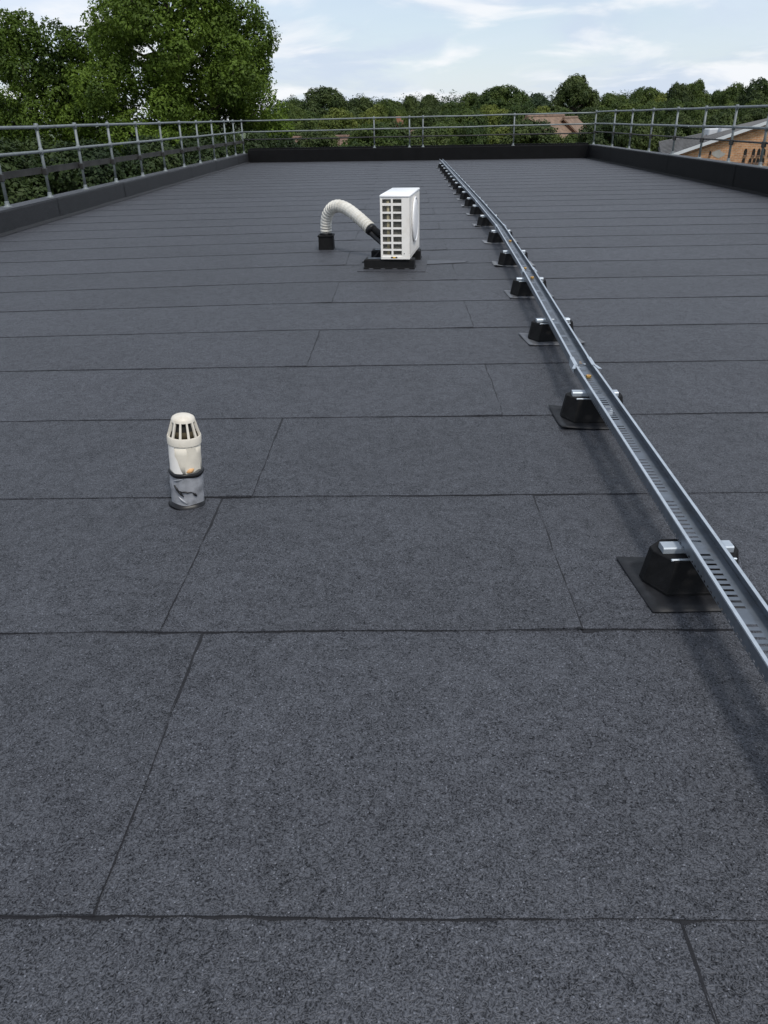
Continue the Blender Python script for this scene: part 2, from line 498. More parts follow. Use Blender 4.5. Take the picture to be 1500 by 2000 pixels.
for k in range(-5, 34):
    y0, y1 = ROW0 + k * ROWH, ROW0 + (k + 1) * ROWH
    near = y0 < 9
    ew = wob(100 + k, 0.0030 if near else 0.008, (1.6, 7.0, 23.0, 57.0))
    xs = [XL - 0.1] + joints[k] + [XR + 0.1]
    for s in range(len(xs) - 1):
        a, b = xs[s], xs[s + 1]
        if yback(a) + 0.1 < y0 + 0.1: continue
        b = min(b, (30.25 - (y0 + 0.05)) / 0.1208)
        if b - a < 0.3: continue
        lap_l = 0.10 if s > 0 else 0.0           # tucked under its left neighbour
        step = 0.03 if y0 < 4 else (0.10 if y0 < 9 else 0.4)
        nx = max(4, int((b - a + lap_l) / step))
        nv = 22 if y0 < 6 else 5
        sw = wob(300 + k * 3 + s, 0.0026 if near else 0.005, (4.1, 12.7, 29.0, 53.0))
        uz = wob(500 + k * 3, 0.0011, (0.9, 2.1, 5.2, 8.0))
        verts = []; faces = []
        has_right = s < len(xs) - 2
        for j in range(nv + 1):
            v = j / nv
            if j == 1: v = 0.02
            for i in range(nx + 1):
                u = i / nx
                xr = b + (sw(y0 + v) if has_right else 0.0)
                xl = a - lap_l
                x = xl + (xr - xl) * u
                yf = y0 + ew(x) + bend(x, y0)
                yb = y1 + 0.08 + bend(x, y1)
                lim = yback(x) + 0.1
                y = min(yf + (yb - yf) * v, lim)
                z = 0.0055 * (1 - v) + 0.0015 * v + uz(x) * (1 - v) * 0.5
                if has_right:
                    d = (b - x)
                    z += 0.0042 * max(0, 1 - max(0, d - 0.09) / 0.14) * (1 - 0.9 * v)
                verts.append((x, y, z))
        n1 = nx + 1
        for j in range(nv):
            for i in range(nx):
                faces.append((j * n1 + i, j * n1 + i + 1, (j + 1) * n1 + i + 1, (j + 1) * n1 + i))
        # cut edges facing the viewer and the right neighbour
        o = len(verts)
        for i in range(nx + 1):
            x, y, z = verts[i]; verts.append((x, y + 0.0005, -0.001))
        for i in range(nx):
            faces.append((o + i, o + i + 1, i + 1, i))
        if has_right:
            o = len(verts)
            for j in range(nv + 1):
                x, y, z = verts[j * n1 + nx]; verts.append((x, y, -0.001))
            for j in range(nv):
                faces.append((j * n1 + nx, o + j, o + j + 1, (j + 1) * n1 + nx))
        me = bpy.data.meshes.new('felt_sheet'); me.from_pydata(verts, [], faces); me.update()
        me.materials.append(MT['felt'])
        sheet = link('felt_sheet', me, flat_roof)
        # bitumen squeezed out of the lap
        if -2 <= k <= 22:
            rb = random.Random(900 + k * 7 + s)
            bw = wob(1200 + k * 3 + s, 1.0, (3.3, 19.0, 43.0, 97.0))
            st = 0.010 if y0 < 5 else (0.06 if y0 < 9 else 0.15)
            nb = int((b - a) / st)
            vs, fs = [], []
            grow = 1.0 + 0.22 * max(0, y0 - 2) ** 0.7
            for i in range(nb + 1):
                x = a + (b - a) * i / nb
                w_ = max(-0.003, 0.0016 + 0.0046 * bw(x)) * grow
                for jx in joints.get(k, []) + joints.get(k - 1, []):
                    w_ += 0.007 * (1 + 0.5 * bw(x * 1.7)) * math.exp(-((x - jx - 0.02) / 0.035) ** 2)
                yf = y0 + ew(x) + bend(x, y0)
                vs += [(x, yf - w_, 0.0030), (x, yf + 0.004, 0.0036)]
            for i in range(nb):
                fs.append((2 * i, 2 * i + 2, 2 * i + 3, 2 * i + 1))
            if has_right:
                o = len(vs)
                nb2 = 80
                for i in range(nb2 + 1):
                    v = i / nb2
                    y = y0 + (y1 - y0) * v
                    x = b + sw(y0 + v)
                    w_ = max(-0.001, 0.0034 + 0.003 * bw(y * 1.3 + 5)) * (1 + 0.25 * max(0, y0 - 2) ** 0.7)
                    zz = 0.0060 * (1 - v) + 0.0015 * v + 0.0022
                    vs += [(x - 0.003, y, zz), (x + w_, y, zz - 0.0012)]
                for i in range(nb2):
                    fs.append((o + 2 * i, o + 2 * i + 1, o + 2 * i + 3, o + 2 * i + 2))
            me = bpy.data.meshes.new('bitumen_bleed'); me.from_pydata(vs, [], fs); me.update()
            me.materials.append(MT['bitumen'])
            link('bitumen_bleed', me, sheet)


# ------------------------------------------------------------------ parapets
def parapet(label, p0, p1, h, width, mat, cuts, outward, cap_mat, fillet, top_mat=None):
    """wall from p0 to p1 (inner face), outward = unit vector away from the roof"""
    p0, p1, ow = Vector((*p0, 0)), Vector((*p1, 0)), Vector((*outward, 0))
    L = (p1 - p0).length; d = (p1 - p0).normalized()
    t = thing('parapet_wall', label, 'parapet', tuple(p0))
    def P(s, o_, z): q = d * s + ow * o_; return (q.x, q.y, z)
    core = MB()
    prof = [(0.012, -0.01), (0.012, h - 0.012), (width, h - 0.012), (width, -0.2)]
    core.loft([[P(s, a, z) for a, z in prof] for s in (0, L)])
    obj('wall_core', core, 'felt_black', t)
    cuts = [0] + cuts + [L]
    for i in range(len(cuts) - 1):
        a, b = cuts[i], cuts[i + 1]
        e = 0.0 if i % 2 else 0.005
        n = max(2, int((b - a) / 0.25))
        w1 = wob(40 + i, 0.0015); 
        rings = []
        for q in range(n + 1):
            s = a + (b - a) * q / n
            ss = s + (0.0 if 0 < q < n else (0.012 if q == n else -0.0))
            f = w1(s)
            rings.append([P(ss, 0.012, 0.004), P(ss, -e + f, 0.004), P(ss, -e + f, h * 0.5), P(ss, -e + f * 0.5, h - 0.018), P(ss, 0.006 - e, h - 0.004 + e * 0.5),
                          P(ss, 0.02, h + e * 0.6), P(ss, width + 0.02, h + e * 0.6 - 0.01), P(ss, width + 0.02, h - 0.13)])
        pb = MB(); pb.loft(rings, caps=False, closed=False)
        # flip so normals face the roof
        obj('upstand_panel', pb, mat, t)
    if fillet:
        fb = MB()
        fw = wob(77, 0.004)
        n = int(L / 0.2)
        rings = [[P(L * q / n, -0.075 + fw(L * q / n), 0.0105), P(L * q / n, -0.07 + fw(L * q / n), 0.0135), P(L * q / n, -0.012, 0.032), P(L * q / n, 0.004, 0.04)] for q in range(n + 1)]
        fb.loft(rings, caps=False, closed=False)
        obj('angle_fillet', fb, mat, t)
    if top_mat:
        for i in range(0, len(cuts) - 1, 2):
            a, b = cuts[i], cuts[min(i + 2, len(cuts) - 1)]
            cb = MB(); cb.loft([[P(s, 0.004, h + 0.001), P(s, 0.006, h + 0.0085), P(s, width + 0.022, h + 0.002), P(s, width + 0.026, h - 0.05)] for s in (a, b - 0.004)], caps=False, closed=False)
            obj('cap_sheet', cb, top_mat, t)
    if cap_mat:
        cb = MB(); cb.loft([[P(s, width - 0.09, h - 0.02), P(s, width - 0.09, h + 0.05), P(s, width + 0.04, h + 0.05), P(s, width + 0.04, h - 0.06)] for s in (0, L)])
        obj('edge_trim', cb, cap_mat, t)
    return t


HL, HB, HR = 0.305, 0.425, 0.425
yl, yr = yback(XL), yback(XR)
parapet('low grey felted parapet along the left edge of the roof', (XL, YN), (XL, yl + 0.02), HL, 0.30, 'felt_up',
        [y - YN for y in (-2.0, -0.2, 1.6, 3.4, 5.2, 6.9, 8.3, 9.9, 11.58, 13.25, 15.16, 16.6, 18.3, 19.93, 21.0, 22.2, 23.6, 25.3, 27.1, 28.9)], (-1, 0), None, True, 'felt_top')
dback = Vector((XR - XL, yr - yl)).normalized()
parapet('black parapet closing off the far end of the roof', (XL + 0.004, yl), (XR - 0.004, yr), HB, 0.30, 'felt_black',
        [2.1, 4.7, 7.4, 9.8], (-dback.y, dback.x), 'felt_black', False)
parapet('black parapet along the right edge of the roof', (XR, YN), (XR, yr + 0.02), HR, 0.30, 'felt_black',
        [y - YN for y in (-1.5, 1.5, 4.3, 7.1, 9.9, 12.6, 15.2, 16.4, 18.0, 20.6, 23.4, 26.3)], (1, 0), None, True, 'felt_top')


# ------------------------------------------------------------------ guardrails
def guardrail(label, pts_top, z_mid, posts, z_base, low, low_mat, low_h, side, skip_top=None):
    """pts_top: two end points (x,y,z) of the top tube; posts: fractions along it; side: vector pointing outwards"""
    A, B = Vector(pts_top[0]), Vector(pts_top[1])
    t = thing('guardrail', label, 'guardrail', (A.x, A.y, z_base))
    O = Vector((A.x, A.y, z_base))
    d = (B - A).normalized()
    rr = 0.024
    n = 24
    sag = wob(int(A.x * 10) + 5, 0.004, (0.5, 1.1, 2.2, 3.0))
    L = (B - A).length
    def line(dz0, dz1, r, name, mat, off=Vector((0, 0, 0))):
        mb = MB()
        mb.tube([A.lerp(B, i / n) + Vector((0, 0, (dz0 + (dz1 - dz0) * i / n) + sag(L * i / n))) + off - O for i in range(n + 1)], r, 10)
        return obj(name, mb, mat, t, True)
    line(0, 0, rr, 'top_rail', 'rail')
    line(z_mid[0] - A.z, z_mid[1] - B.z, rr, 'middle_rail', 'rail')
    sv = Vector(side)
    if low_h > 0.05:
        mb = MB()
        m_ = len(posts)
        cuts = [0.0] + [(posts[i]) for i in range(2, m_ - 1, 2)] + [1.0]
        for i in range(len(cuts) - 1):
            bb = MB()
            rg = []
            for f in (cuts[i], cuts[i + 1] - 0.0006):
                q = A.lerp(B, f) - O
                zc = low[0] + (low[1] - low[0]) * f - z_base
                q = Vector((q.x, q.y, 0)) + sv * 0.045
                rg.append([q + Vector((0, 0, zc - low_h / 2)), q + Vector((0, 0, zc + low_h / 2)), q + sv * 0.022 + Vector((0, 0, zc + low_h / 2)), q + sv * 0.022 + Vector((0, 0, zc - low_h / 2))])
            bb.loft(rg)
            obj('toe_board', bb, low_mat, t)
    else:
        line(low[0] - A.z, low[1] - B.z, low_h / 2, 'lower_rail', low_mat, sv * 0.03)
    for f in posts:
        q = A.lerp(B, f)
        zt = q.z
        lean = random.Random(int(f * 1000)).uniform(-0.012, 0.012)
        mb = MB(); mb.tube([(q.x - O.x - d.x * lean, q.y - O.y - d.y * lean, 0.0), (q.x - O.x, q.y - O.y, zt - z_base + 0.02)], 0.024, 10)
        p = obj('post', mb, 'rail', t, True)
        bp_ = MB(); c = (q.x - O.x, q.y - O.y)
        bp_.lathe([(0.066, -0.004), (0.066, 0.008), (0.048, 0.011), (0.034, 0.03), (0.030, 0.07), (0.030, 0.08)], 12, center=c)
        obj('base_flange', bp_, 'rail', p, True)
        for zz in (zt - z_base, z_mid[0] + (z_mid[1] - z_mid[0]) * f - z_base):
            cl = MB(); cl.lathe([(0.012, zz - 0.05), (0.034, zz - 0.045), (0.036, zz), (0.034, zz + 0.038), (0.026, zz + 0.046), (0.004, zz + 0.05)], 12, center=c)
            obj('tube_clamp', cl, 'rail', p, True)
        zz = low[0] + (low[1] - low[0]) * f - z_base
        cl = MB(); cl.box(c[0] - 0.036, c[0] + 0.036, c[1] - 0.036, c[1] + 0.036, zz - 0.07, zz + 0.03, 0.008)
        obj('bracket', cl, 'dark_metal', p)
    return t


GX = XL - 0.17
yl_end = yback(GX) + 0.16
ly = [-2.6, -0.9, 0.8, 2.6, 4.4, 6.1, 7.8, 9.3, 10.4, 11.87, 13.4, 15.0, 16.7, 18.5, 20.35, 22.2, 24.05, 26.0, 27.9, 29.4, yl_end]
guardrail('galvanised tube guardrail with dark toe board on the left parapet', ((GX, YN, 1.305), (GX, yl_end, 1.372)), (0.965, 1.012),
          [(y - YN) / (yl_end - YN) for y in ly], HL, (0.735, 0.690), 'board', 0.095, (-1, 0, 0))
RX = XR + 0.18
yr_end = yback(RX) + 0.16
bx = [-0.905, 0.35, 0.83, 3.98]
guardrail('galvanised tube guardrail running across the far parapet', ((GX + 0.03, yl_end, 1.366), (RX - 0.03, yr_end, 1.395)), (1.008, 1.060),
          [(x - GX) / (RX - GX) for x in bx], HB, (0.76, 0.775), 'dark_metal', 0.045, (-dback.y, dback.x, 0))
ry = [-2.2, 0.2, 2.4, 4.6, 6.8, 8.9, 10.9, 12.7, 14.3, 15.75, 17.3, 19.0, 20.9, 22.9, 24.9, 26.9, yr_end]
guardrail('galvanised tube guardrail standing on the right parapet', ((RX, YN, 1.415), (RX, yr_end, 1.424)), (1.05, 1.072),
          [(y - YN) / (yr_end - YN) for y in ry], HR, (0.812, 0.82), 'dark_metal', 0.035, (1, 0, 0))


# ------------------------------------------------------------------ cable tray
tray_pts = [(-3.0, 0.90), (0.95, 0.895), (2.0, 0.900), (3.95, 0.955), (6.75, 1.085), (9.2, 1.19), (12.1, 1.225), (15.1, 1.245), (18.1, 1.262), (21.1, 1.275), (24.1, 1.29), (26.6, 1.30)]
def tray_x(y):
    for (ya, xa), (yb_, xb) in zip(tray_pts, tray_pts[1:]):
        if ya <= y <= yb_: return xa + (xb - xa) * (y - ya) / (yb_ - ya)
    return tray_pts[0][1] if y < 0 else tray_pts[-1][1]
TZ = 0.145
tray = thing('cable_tray', 'perforated galvanised steel cable tray running up the roof on black blocks', 'cable tray', (0.9, -2.05, 0.0))
TO = Vector((0.9, -2.05, 0.0))


def tray_section(L):
    mb = MB()
    w, h, fl = 0.05, 0.05, 0.010
    # profile points from left return flange, down the wall, across the base, up the wall
    prof = [(-w + fl, h - 0.005), (-w + fl, h), (-w, h), (-w, 0.0105), (-w, 0.0035), (-w, 0.0), (-0.0485, 0.0), (-0.0485, 0.0125), (-0.036, 0.0125), (-0.018, 0.0145), (0.012, 0.0145), (0.036, 0.0125), (0.0485, 0.0125), (0.0485, 0.0), (w, 0.0), (w, 0.0035), (w, 0.0105), (w, h), (w - fl, h), (w - fl, h - 0.005)]
    holes = {3: 'a', 9: 'b', 15: 'a'}
    per = 0.028
    n = int(L / per)
    ys = []
    for i in range(n):
        ys += [i * per, i * per + 0.010, i * per + 0.021]
    ys.append(L)
    n1 = len(prof)
    vs = [(x, y, z) for y in ys for x, z in prof]
    fs = []
    for j in range(len(ys) - 1):
        ph = j % 3
        blk = (j // 3)
        for i in range(n1 - 1):
            if i in (5, 6, 12, 13): continue
            hkey = holes.get(i)
            if hkey == 'a' and ph == 1: continue
            if hkey == 'b' and ph == 1 and blk % 13 not in (0, 1): continue
            fs.append((j * n1 + i, j * n1 + i + 1, (j + 1) * n1 + i + 1, (j + 1) * n1 + i))
    return mb.add(vs, fs)


sec_y = [-2.05, 0.95, 3.95, 6.75, 9.75, 12.75, 15.75, 18.75, 21.75, 24.75, 26.6]
sec_mesh = tray_section(3.0).mesh('tray_section', 'galv')
flmat = 'galv_b'
rim = MB()
for s in (-1, 1):
    rim.add([(s * 0.05, 0, 0.0508), (s * 0.0395, 0, 0.0508), (s * 0.0395, 3, 0.0508), (s * 0.05, 3, 0.0508)], [(0, 1, 2, 3) if s > 0 else (3, 2, 1, 0)])
    rim.add([(s * 0.0506, 0, 0.0508), (s * 0.0506, 0, 0.046), (s * 0.0506, 3, 0.046), (s * 0.0506, 3, 0.0508)], [(0, 1, 2, 3)])
rim_mesh = rim.mesh('flange', flmat)
cp_rand = random.Random(9)
for i in range(len(sec_y) - 1):
    ya, yb_ = sec_y[i], sec_y[i + 1]
    xa, xb = tray_x(ya), tray_x(yb_)
    L = math.hypot(yb_ - ya, xb - xa)
    s = link('tray_section', sec_mesh, tray)
    s.location = Vector((xa, ya, TZ)) - TO
    s.rotation_euler = (0, 0, -math.atan2(xb - xa, yb_ - ya))
    s.scale = (1, (L - 0.004) / 3.0, 0.84)
    link('flange', rim_mesh, s)
    if i > 0:
        c = MB()
        big = 0.012 if i == 2 else 0.004
        for sd in (-1, 1):
            # folded joint plate gripping the flange, splayed at one end
            c.loft([[(sd * 0.0525, -0.02, 0.0), (sd * 0.0545, -0.02, 0.0), (sd * 0.0555, -0.02, 0.054), (sd * 0.036, -0.02, 0.054), (sd * 0.036, -0.02, 0.052), (sd * 0.0525, -0.02, 0.052)],
                    [(sd * 0.0525, 0.13, 0.0), (sd * 0.0545, 0.13, 0.0), (sd * 0.0555, 0.13, 0.054), (sd * 0.036, 0.13, 0.054), (sd * 0.036, 0.13, 0.052), (sd * 0.0525, 0.13, 0.052)]])
            c.loft([[(sd * (0.056), -0.02 - 0.05 * 0, 0.053), (sd * 0.046, -0.02, 0.053), (sd * 0.046, -0.02, 0.056), (sd * 0.056, -0.02, 0.056)],
                    [(sd * (0.056 + big * 1.6), -0.085, 0.050), (sd * (0.046 + big), -0.085, 0.050), (sd * (0.046 + big), -0.085, 0.053), (sd * (0.056 + big * 1.6), -0.085, 0.053)]])
        cpl = obj('coupler', c, flmat, tray)
        cpl.location = s.location; cpl.rotation_euler = s.rotation_euler; cpl.scale = (1, 1, 0.84)
        for bx_, by_ in ((-0.02, 0.03), (0.02, 0.09)):
            b_ = MB(); b_.lathe([(0.008, 0.004), (0.008, 0.009), (0.004, 0.011)], 8, center=(bx_, by_))
            b_.v = [(x_, y_, z_ + 0.0125) for x_, y_, z_ in b_.v]
            obj('bolt', b_, 'galv_b', cpl)

# support blocks
sup_y = [2.12, 3.64, 5.17, 6.64, 8.12, 9.7, 11.3, 12.7, 13.93, 15.15, 16.3, 17.4, 18.3, 19.35, 20.35, 21.4, 22.65, 23.8, 25.15]
ordw = ['nearest', 'second', 'third', 'fourth', 'fifth', 'sixth', 'seventh', 'eighth', 'ninth', 'tenth', 'eleventh', 'twelfth', 'thirteenth', 'fourteenth', 'fifteenth', 'sixteenth', 'seventeenth', 'eighteenth', 'farthest']
blk = MB()
def hex_ring(k, ky, z, c=0.047):
    hx, hy = 0.154 * k, 0.092 * ky
    return [(-hx, -0.004, z), (-hx + c, -hy, z), (hx - c, -hy, z), (hx, -0.004, z), (hx, 0.03, z), (hx - c, hy, z), (-hx + c, hy, z), (-hx, 0.03, z)]
blk.loft([hex_ring(1.0, 1.0, 0.002), hex_ring(1.0, 1.0, 0.010), hex_ring(0.995, 0.985, 0.012), hex_ring(0.875, 0.79, 0.1105), hex_ring(0.86, 0.77, 0.113)])
blk_me = blk.mesh('block', 'rubber')
st = MB()
sp_ = [(-0.022, 0.108), (-0.022, 0.139), (-0.019, 0.1435), (0.019, 0.1435), (0.022, 0.139), (0.022, 0.108)]
st.loft([[(x, y, z) for y, z in sp_] for x in (-0.110, 0.110)])
# front lip of the cast-in channel
st.box(-0.098, 0.104, -0.066, -0.058, 0.1195, 0.1265, 0.0015)
st_me = st.mesh('strut_channel', 'galv_b')


def pad_mesh(w, dfront, dback_, lift, seed, mat):
    rnd = random.Random(seed)
    mb = MB(); nx, ny = 10, 8
    vs = []
    for top in (1, 0):
        for j in range(ny + 1):
            for i in range(nx + 1):
                u, v = i / nx, j / ny
                x = -w + 2 * w * u + 0.02 * (v - 0.5) * -1
                y = -dfront + (dfront + dback_) * v
                du, dv = abs(u - 0.5) * 2, abs(v - 0.5) * 2
                z = 0.0105 + 0.0012 * math.sin(7 * u + seed) * math.cos(5 * v + seed) + lift * max(0, du + dv - 1.35) ** 1.4 * (1 if (u < .5) == (seed % 2 == 0) else 0.35)
                vs.append((x, y, z if top else z - 0.004))
    n1 = nx + 1; m = n1 * (ny + 1)
    fs = []
    for j in range(ny):
        for i in range(nx):
            a = j * n1 + i
            fs.append((a, a + 1, a + n1 + 1, a + n1)); fs.append((m + a + n1, m + a + n1 + 1, m + a + 1, m + a))
    edge = [i for i in range(n1)] + [j * n1 + nx for j in range(1, ny + 1)] + [ny * n1 + i for i in range(nx - 1, -1, -1)] + [j * n1 for j in range(ny - 1, 0, -1)]
    for q in range(len(edge)):
        a, b = edge[q], edge[(q + 1) % len(edge)]
        fs.append((b, a, m + a, m + b))
    return mb.add(vs, fs).mesh('membrane_pad', mat, True)


for i, y in enumerate(sup_y):
    x = tray_x(y) + (0.018 if i == 0 else 0.0)
    if i == 0: lb = 'nearest black support block under the cable tray, on a black rubber pad'
    elif i == 1: lb = 'second nearest black support block under the tray, with a white sticker'
    elif i == 2: lb = 'third nearest black support block under the cable tray'
    elif i == len(sup_y) - 1: lb = 'farthest black support block, where the cable tray ends'
    else: lb = ordw[i] + ' black support block under the cable tray, counting from the front'
    t = thing('tray_support', lb, 'support block', (x, y, 0.0), R(random.Random(i).uniform(-2.5, 2.5)), 'blocks under the cable tray')
    o = link('block', blk_me, t); o.location = (0, 0, 0.010)
    o = link('strut_channel', st_me, t)
    seed = i
    if i == 0: pm_, mt_ = pad_mesh(0.185, 0.175, 0.15, 0.004, 2, 'pad'), 'pad'
    elif i < 4: pm_ = pad_mesh(0.185, 0.165, 0.15, 0.022, [0, 4, 3, 1][i] + 2, 'pad' if i == 1 else 'pad_grey')
    else: pm_ = pad_mesh(0.20, 0.12, 0.11, 0.03, i, 'pad_sheen')
    link('membrane_pad', pm_, t)
    if i == 1:
        s = MB()
        s.add([(0.035, -0.0930, 0.045), (0.075, -0.0930, 0.045), (0.075, -0.0870, 0.085), (0.035, -0.0870, 0.085)], [(0, 1, 2, 3)])
        s.add([(0.035, -0.0900, 0.045), (0.075, -0.0900, 0.045), (0.075, -0.0840, 0.085), (0.035, -0.0840, 0.085)], [(3, 2, 1, 0)])
        so = obj('sticker', s, 'sticker', t); so.location = (0, -0.0012, 0.008)
        s = MB()
        for q in range(4):
            z = 0.050 + q * 0.008
            yy = -0.0932 + (z - 0.045) * 0.15 - 0.0006
            s.add([(0.039, yy, z), (0.060 + 0.004 * (q % 2), yy, z), (0.060 + 0.004 * (q % 2), yy + 0.001, z + 0.0035), (0.039, yy + 0.001, z + 0.0035)], [(0, 1, 2, 3)])
        obj('print', s, 'ink', so)


# ------------------------------------------------------------------ air conditioning unit
def air_conditioner():
    t = thing('air_conditioner', 'white outdoor air conditioning unit standing on black rubber feet', 'air conditioner', (-0.052, 7.92, 0.105), R(-7.8))
    W, D, Hh = 0.288, 0.84, 0.595
    x0, x1 = -W / 2, W / 2
    # casing: back, left, right shells + front panel cut round the coil openings
    cs = MB()
    cs.box(x1 - 0.012, x1, 0.006, D, 0.012, Hh - 0.024, 0.003)
    cs.box(x0, x0 + 0.012, 0.0, D, 0.012, Hh - 0.024, 0.003)
    cs.box(x0 + 0.012, x1 - 0.012, D - 0.012, D, 0.012, Hh - 0.024, 0.003)
    obj('casing', cs, 'white', t)
    tp = MB(); tp.box(x0 - 0.004, x1 + 0.004, -0.004, D + 0.004, Hh - 0.026, Hh, 0.007)
    smooth_angle(obj('top_panel', tp, 'white_clean', t), 50)
    bt = MB(); bt.box(x0, x1, 0.0, D, 0.0, 0.03, 0.004)
    obj('base_tray', bt, 'white', t)
    rows = [(.065, .125), (.165, .255), (.285, .375), (.405, .495), (.525, .607), (.640, .722), (.755, .832), (.862, .925)]
    zs = [(Hh * (1 - b), Hh * (1 - a)) for a, b in rows]
    c1 = (x0 + .075 * W, x0 + .370 * W); c2 = (x0 + .435 * W, x0 + .725 * W)
    gr = MB()
    gr.box(x0 + 0.001, c1[0], 0.002, 0.014, 0.03, Hh - 0.026)
    gr.box(c1[1], c2[0], 0.003, 0.013, 0.03, Hh - 0.026)
    obj('grille_frame', gr, 'white', t)
    pn = MB(); pn.box(c2[1], x1 - 0.0005, 0.001, 0.016, 0.03, Hh - 0.026, 0.0015)
    obj('side_panel', pn, 'white', t)
    edges = [Hh - 0.026] + [z for q in zs for z in (q[1], q[0])] + [0.03]
    for c in (c1, c2):
        for i in range(0, len(edges), 2):
            b = MB(); b.box(c[0], c[1], 0.004, 0.0125, edges[i + 1], edges[i])
            obj('grille_bar', b, 'white', t)
    coil = MB()
    coil.box(x0 + 0.013, x1 - 0.03, 0.030, 0.05, 0.03, Hh - 0.027)
    co = obj('coil', coil, 'coil', t)
    for c in (c1, c2):
        fi = MB()
        nfin = 13
        for q in range(nfin):
            xx = c[0] + (c[1] - c[0]) * (q + 0.5) / nfin
            fi.box(xx - 0.0009, xx + 0.0009, 0.020, 0.0302, 0.03, Hh - 0.027)
        obj('fins', fi, 'coil', co)
    # refrigerant tubes glimpsed behind the left column of openings
    for q in (0.55, 0.7):
        tb = MB(); xx = c1[0] + (c1[1] - c1[0]) * q
        tb.tube([(xx, 0.021, 0.04), (xx, 0.021, Hh - 0.05)], 0.006, 8)
        obj('pipe', tb, 'coil_pipe', co, True)
    # fan side
    ring = MB()
    cy, cz, r0 = 0.37, 0.335, 0.205
    for rr in (0.205, 0.165, 0.125, 0.085):
        ring.tube([(x1 + 0.012, cy + rr * math.cos(a), cz + rr * math.sin(a)) for a in [2 * math.pi * k / 40 for k in range(41)]], 0.005 if rr < .2 else 0.009, 6, caps=False)
    fan_o = obj('fan_guard', ring, 'white_clean', t, True)
    for k in range(12):
        a = 2 * math.pi * k / 12
        b = MB(); b.tube([(x1 + 0.014, cy + 0.05 * math.cos(a), cz + 0.05 * math.sin(a)), (x1 + 0.012, cy + r0 * math.cos(a), cz + r0 * math.sin(a))], 0.004, 6)
        obj('spoke', b, 'white_clean', fan_o)
    hub = MB(); hub.loft([[(x1 + xx, cy + rr * math.cos(a), cz + rr * math.sin(a)) for a in [2 * math.pi * k / 24 for k in range(24)]] for xx, rr in ((0.001, 0.2), (0.006, 0.2), (0.016, 0.19), (0.022, 0.16), (0.024, 0.06))])
    obj('fan_disc', hub, 'white_clean', fan_o, True)
    seam = MB(); seam.box(x1 - 0.0005, x1 + 0.0016, 0.010, 0.013, 0.05, Hh - 0.03)
    obj('panel_seam', seam, 'inside', t)
    st_ = MB(); st_.box(x0 + .35 * W, x0 + .57 * W, -0.0012, 0.0005, 0.012, 0.026)
    lo = obj('warning_label', st_, 'inside', t)
    st_ = MB(); st_.box(x0 + .42 * W, x0 + .51 * W, -0.0022, -0.0014, 0.012, 0.026)
    obj('yellow_mark', st_, 'yellow', lo)
    sc = MB(); sc.box(x0 + .80 * W, x0 + .82 * W, -0.002, 0.0008, 0.05, 0.062, 0.0006)
    obj('screw', sc, 'dark_metal', t)
    return t


ac = air_conditioner()


def rubber_foot(label, x, y, rz, w, d, h):
    t = thing('rubber_foot', label, 'rubber foot', (x, y, 0.0), rz)
    b = MB()
    def rg(hx, hy, z): return [(-hx, -hy, z), (hx, -hy, z), (hx, hy, z), (-hx, hy, z)]
    b.loft([rg(w / 2 + 0.006, d / 2 + 0.006, 0.008), rg(w / 2 + 0.006, d / 2 + 0.006, 0.022), rg(w / 2, d / 2, 0.026), rg(w / 2, d / 2 - 0.004, h - 0.008), rg(w / 2 - 0.008, d / 2 - 0.012, h)])
    obj('block', b, 'rubber', t)
    for q in range(4):
        s = MB(); xx = -w / 2 + w * (0.14 + 0.24 * q)
        s.box(xx - 0.022, xx + 0.022, -d / 2 - 0.010, -d / 2 - 0.0055, 0.011, 0.019, 0.001)
        obj('foot_lug', s, 'pad_grey', t)
    ch = MB(); ch.box(-w / 2 + 0.03, w / 2 - 0.03, -0.02, 0.02, h - 0.002, h + 0.003)
    obj('mounting_channel', ch, 'galv', t)
    return t


rubber_foot('long black rubber foot under the front of the air conditioner', -0.108, 8.02, R(-6), 0.50, 0.16, 0.102)
rubber_foot('black rubber foot under the back of the air conditioner', -0.045, 8.60, R(-6), 0.52, 0.16, 0.102)

# smooth membrane patches beneath and beside it
def flat_patch(name, label, poly, z, mat):
    m = MB(); n = len(poly)
    m.add([(x, y, z) for x, y in poly] + [(x, y, 0.002) for x, y in poly], [tuple(range(n))] + [(i, n + i, n + (i + 1) % n, (i + 1) % n) for i in range(n)])
    return tag(obj(name, m, mat), label, 'roof patch')
flat_patch('membrane_patch', 'thin felt patch laid under the air conditioner feet', [(-0.43, 7.86), (0.24, 7.78), (0.31, 8.80), (-0.36, 8.88)], 0.0105, 'felt')
flat_patch('membrane_patch', 'pale smooth strip of membrane right of the air conditioner', [(0.24, 8.20), (0.66, 8.28), (0.70, 8.36), (0.28, 8.46)], 0.0102, 'felt_smooth')

# ------------------------------------------------------------------ flexible duct, its roof box and the cable
bxx = thing('duct_box', 'small black square box on the roof that the white duct enters', 'roof box', (-0.862, 9.41, 0.0), R(-1))
b = MB()
def sq(h_, z): return [(-h_, -h_, z), (h_, -h_, z), (h_, h_, z), (-h_, h_, z)]
b.loft([sq(0.086, 0.004), sq(0.083, 0.15), ])
obj('body', b, 'rubber', bxx)
b = MB(); b.loft([sq(0.092, 0.148), sq(0.092, 0.160), sq(0.086, 0.165)])
obj('lid', b, 'rubber', bxx)
b = MB(); b.lathe([(0.075, 0.163), (0.075, 0.18), (0.068, 0.186)], 20, wob=0.001)
obj('collar', b, 'black_tape', bxx, True)

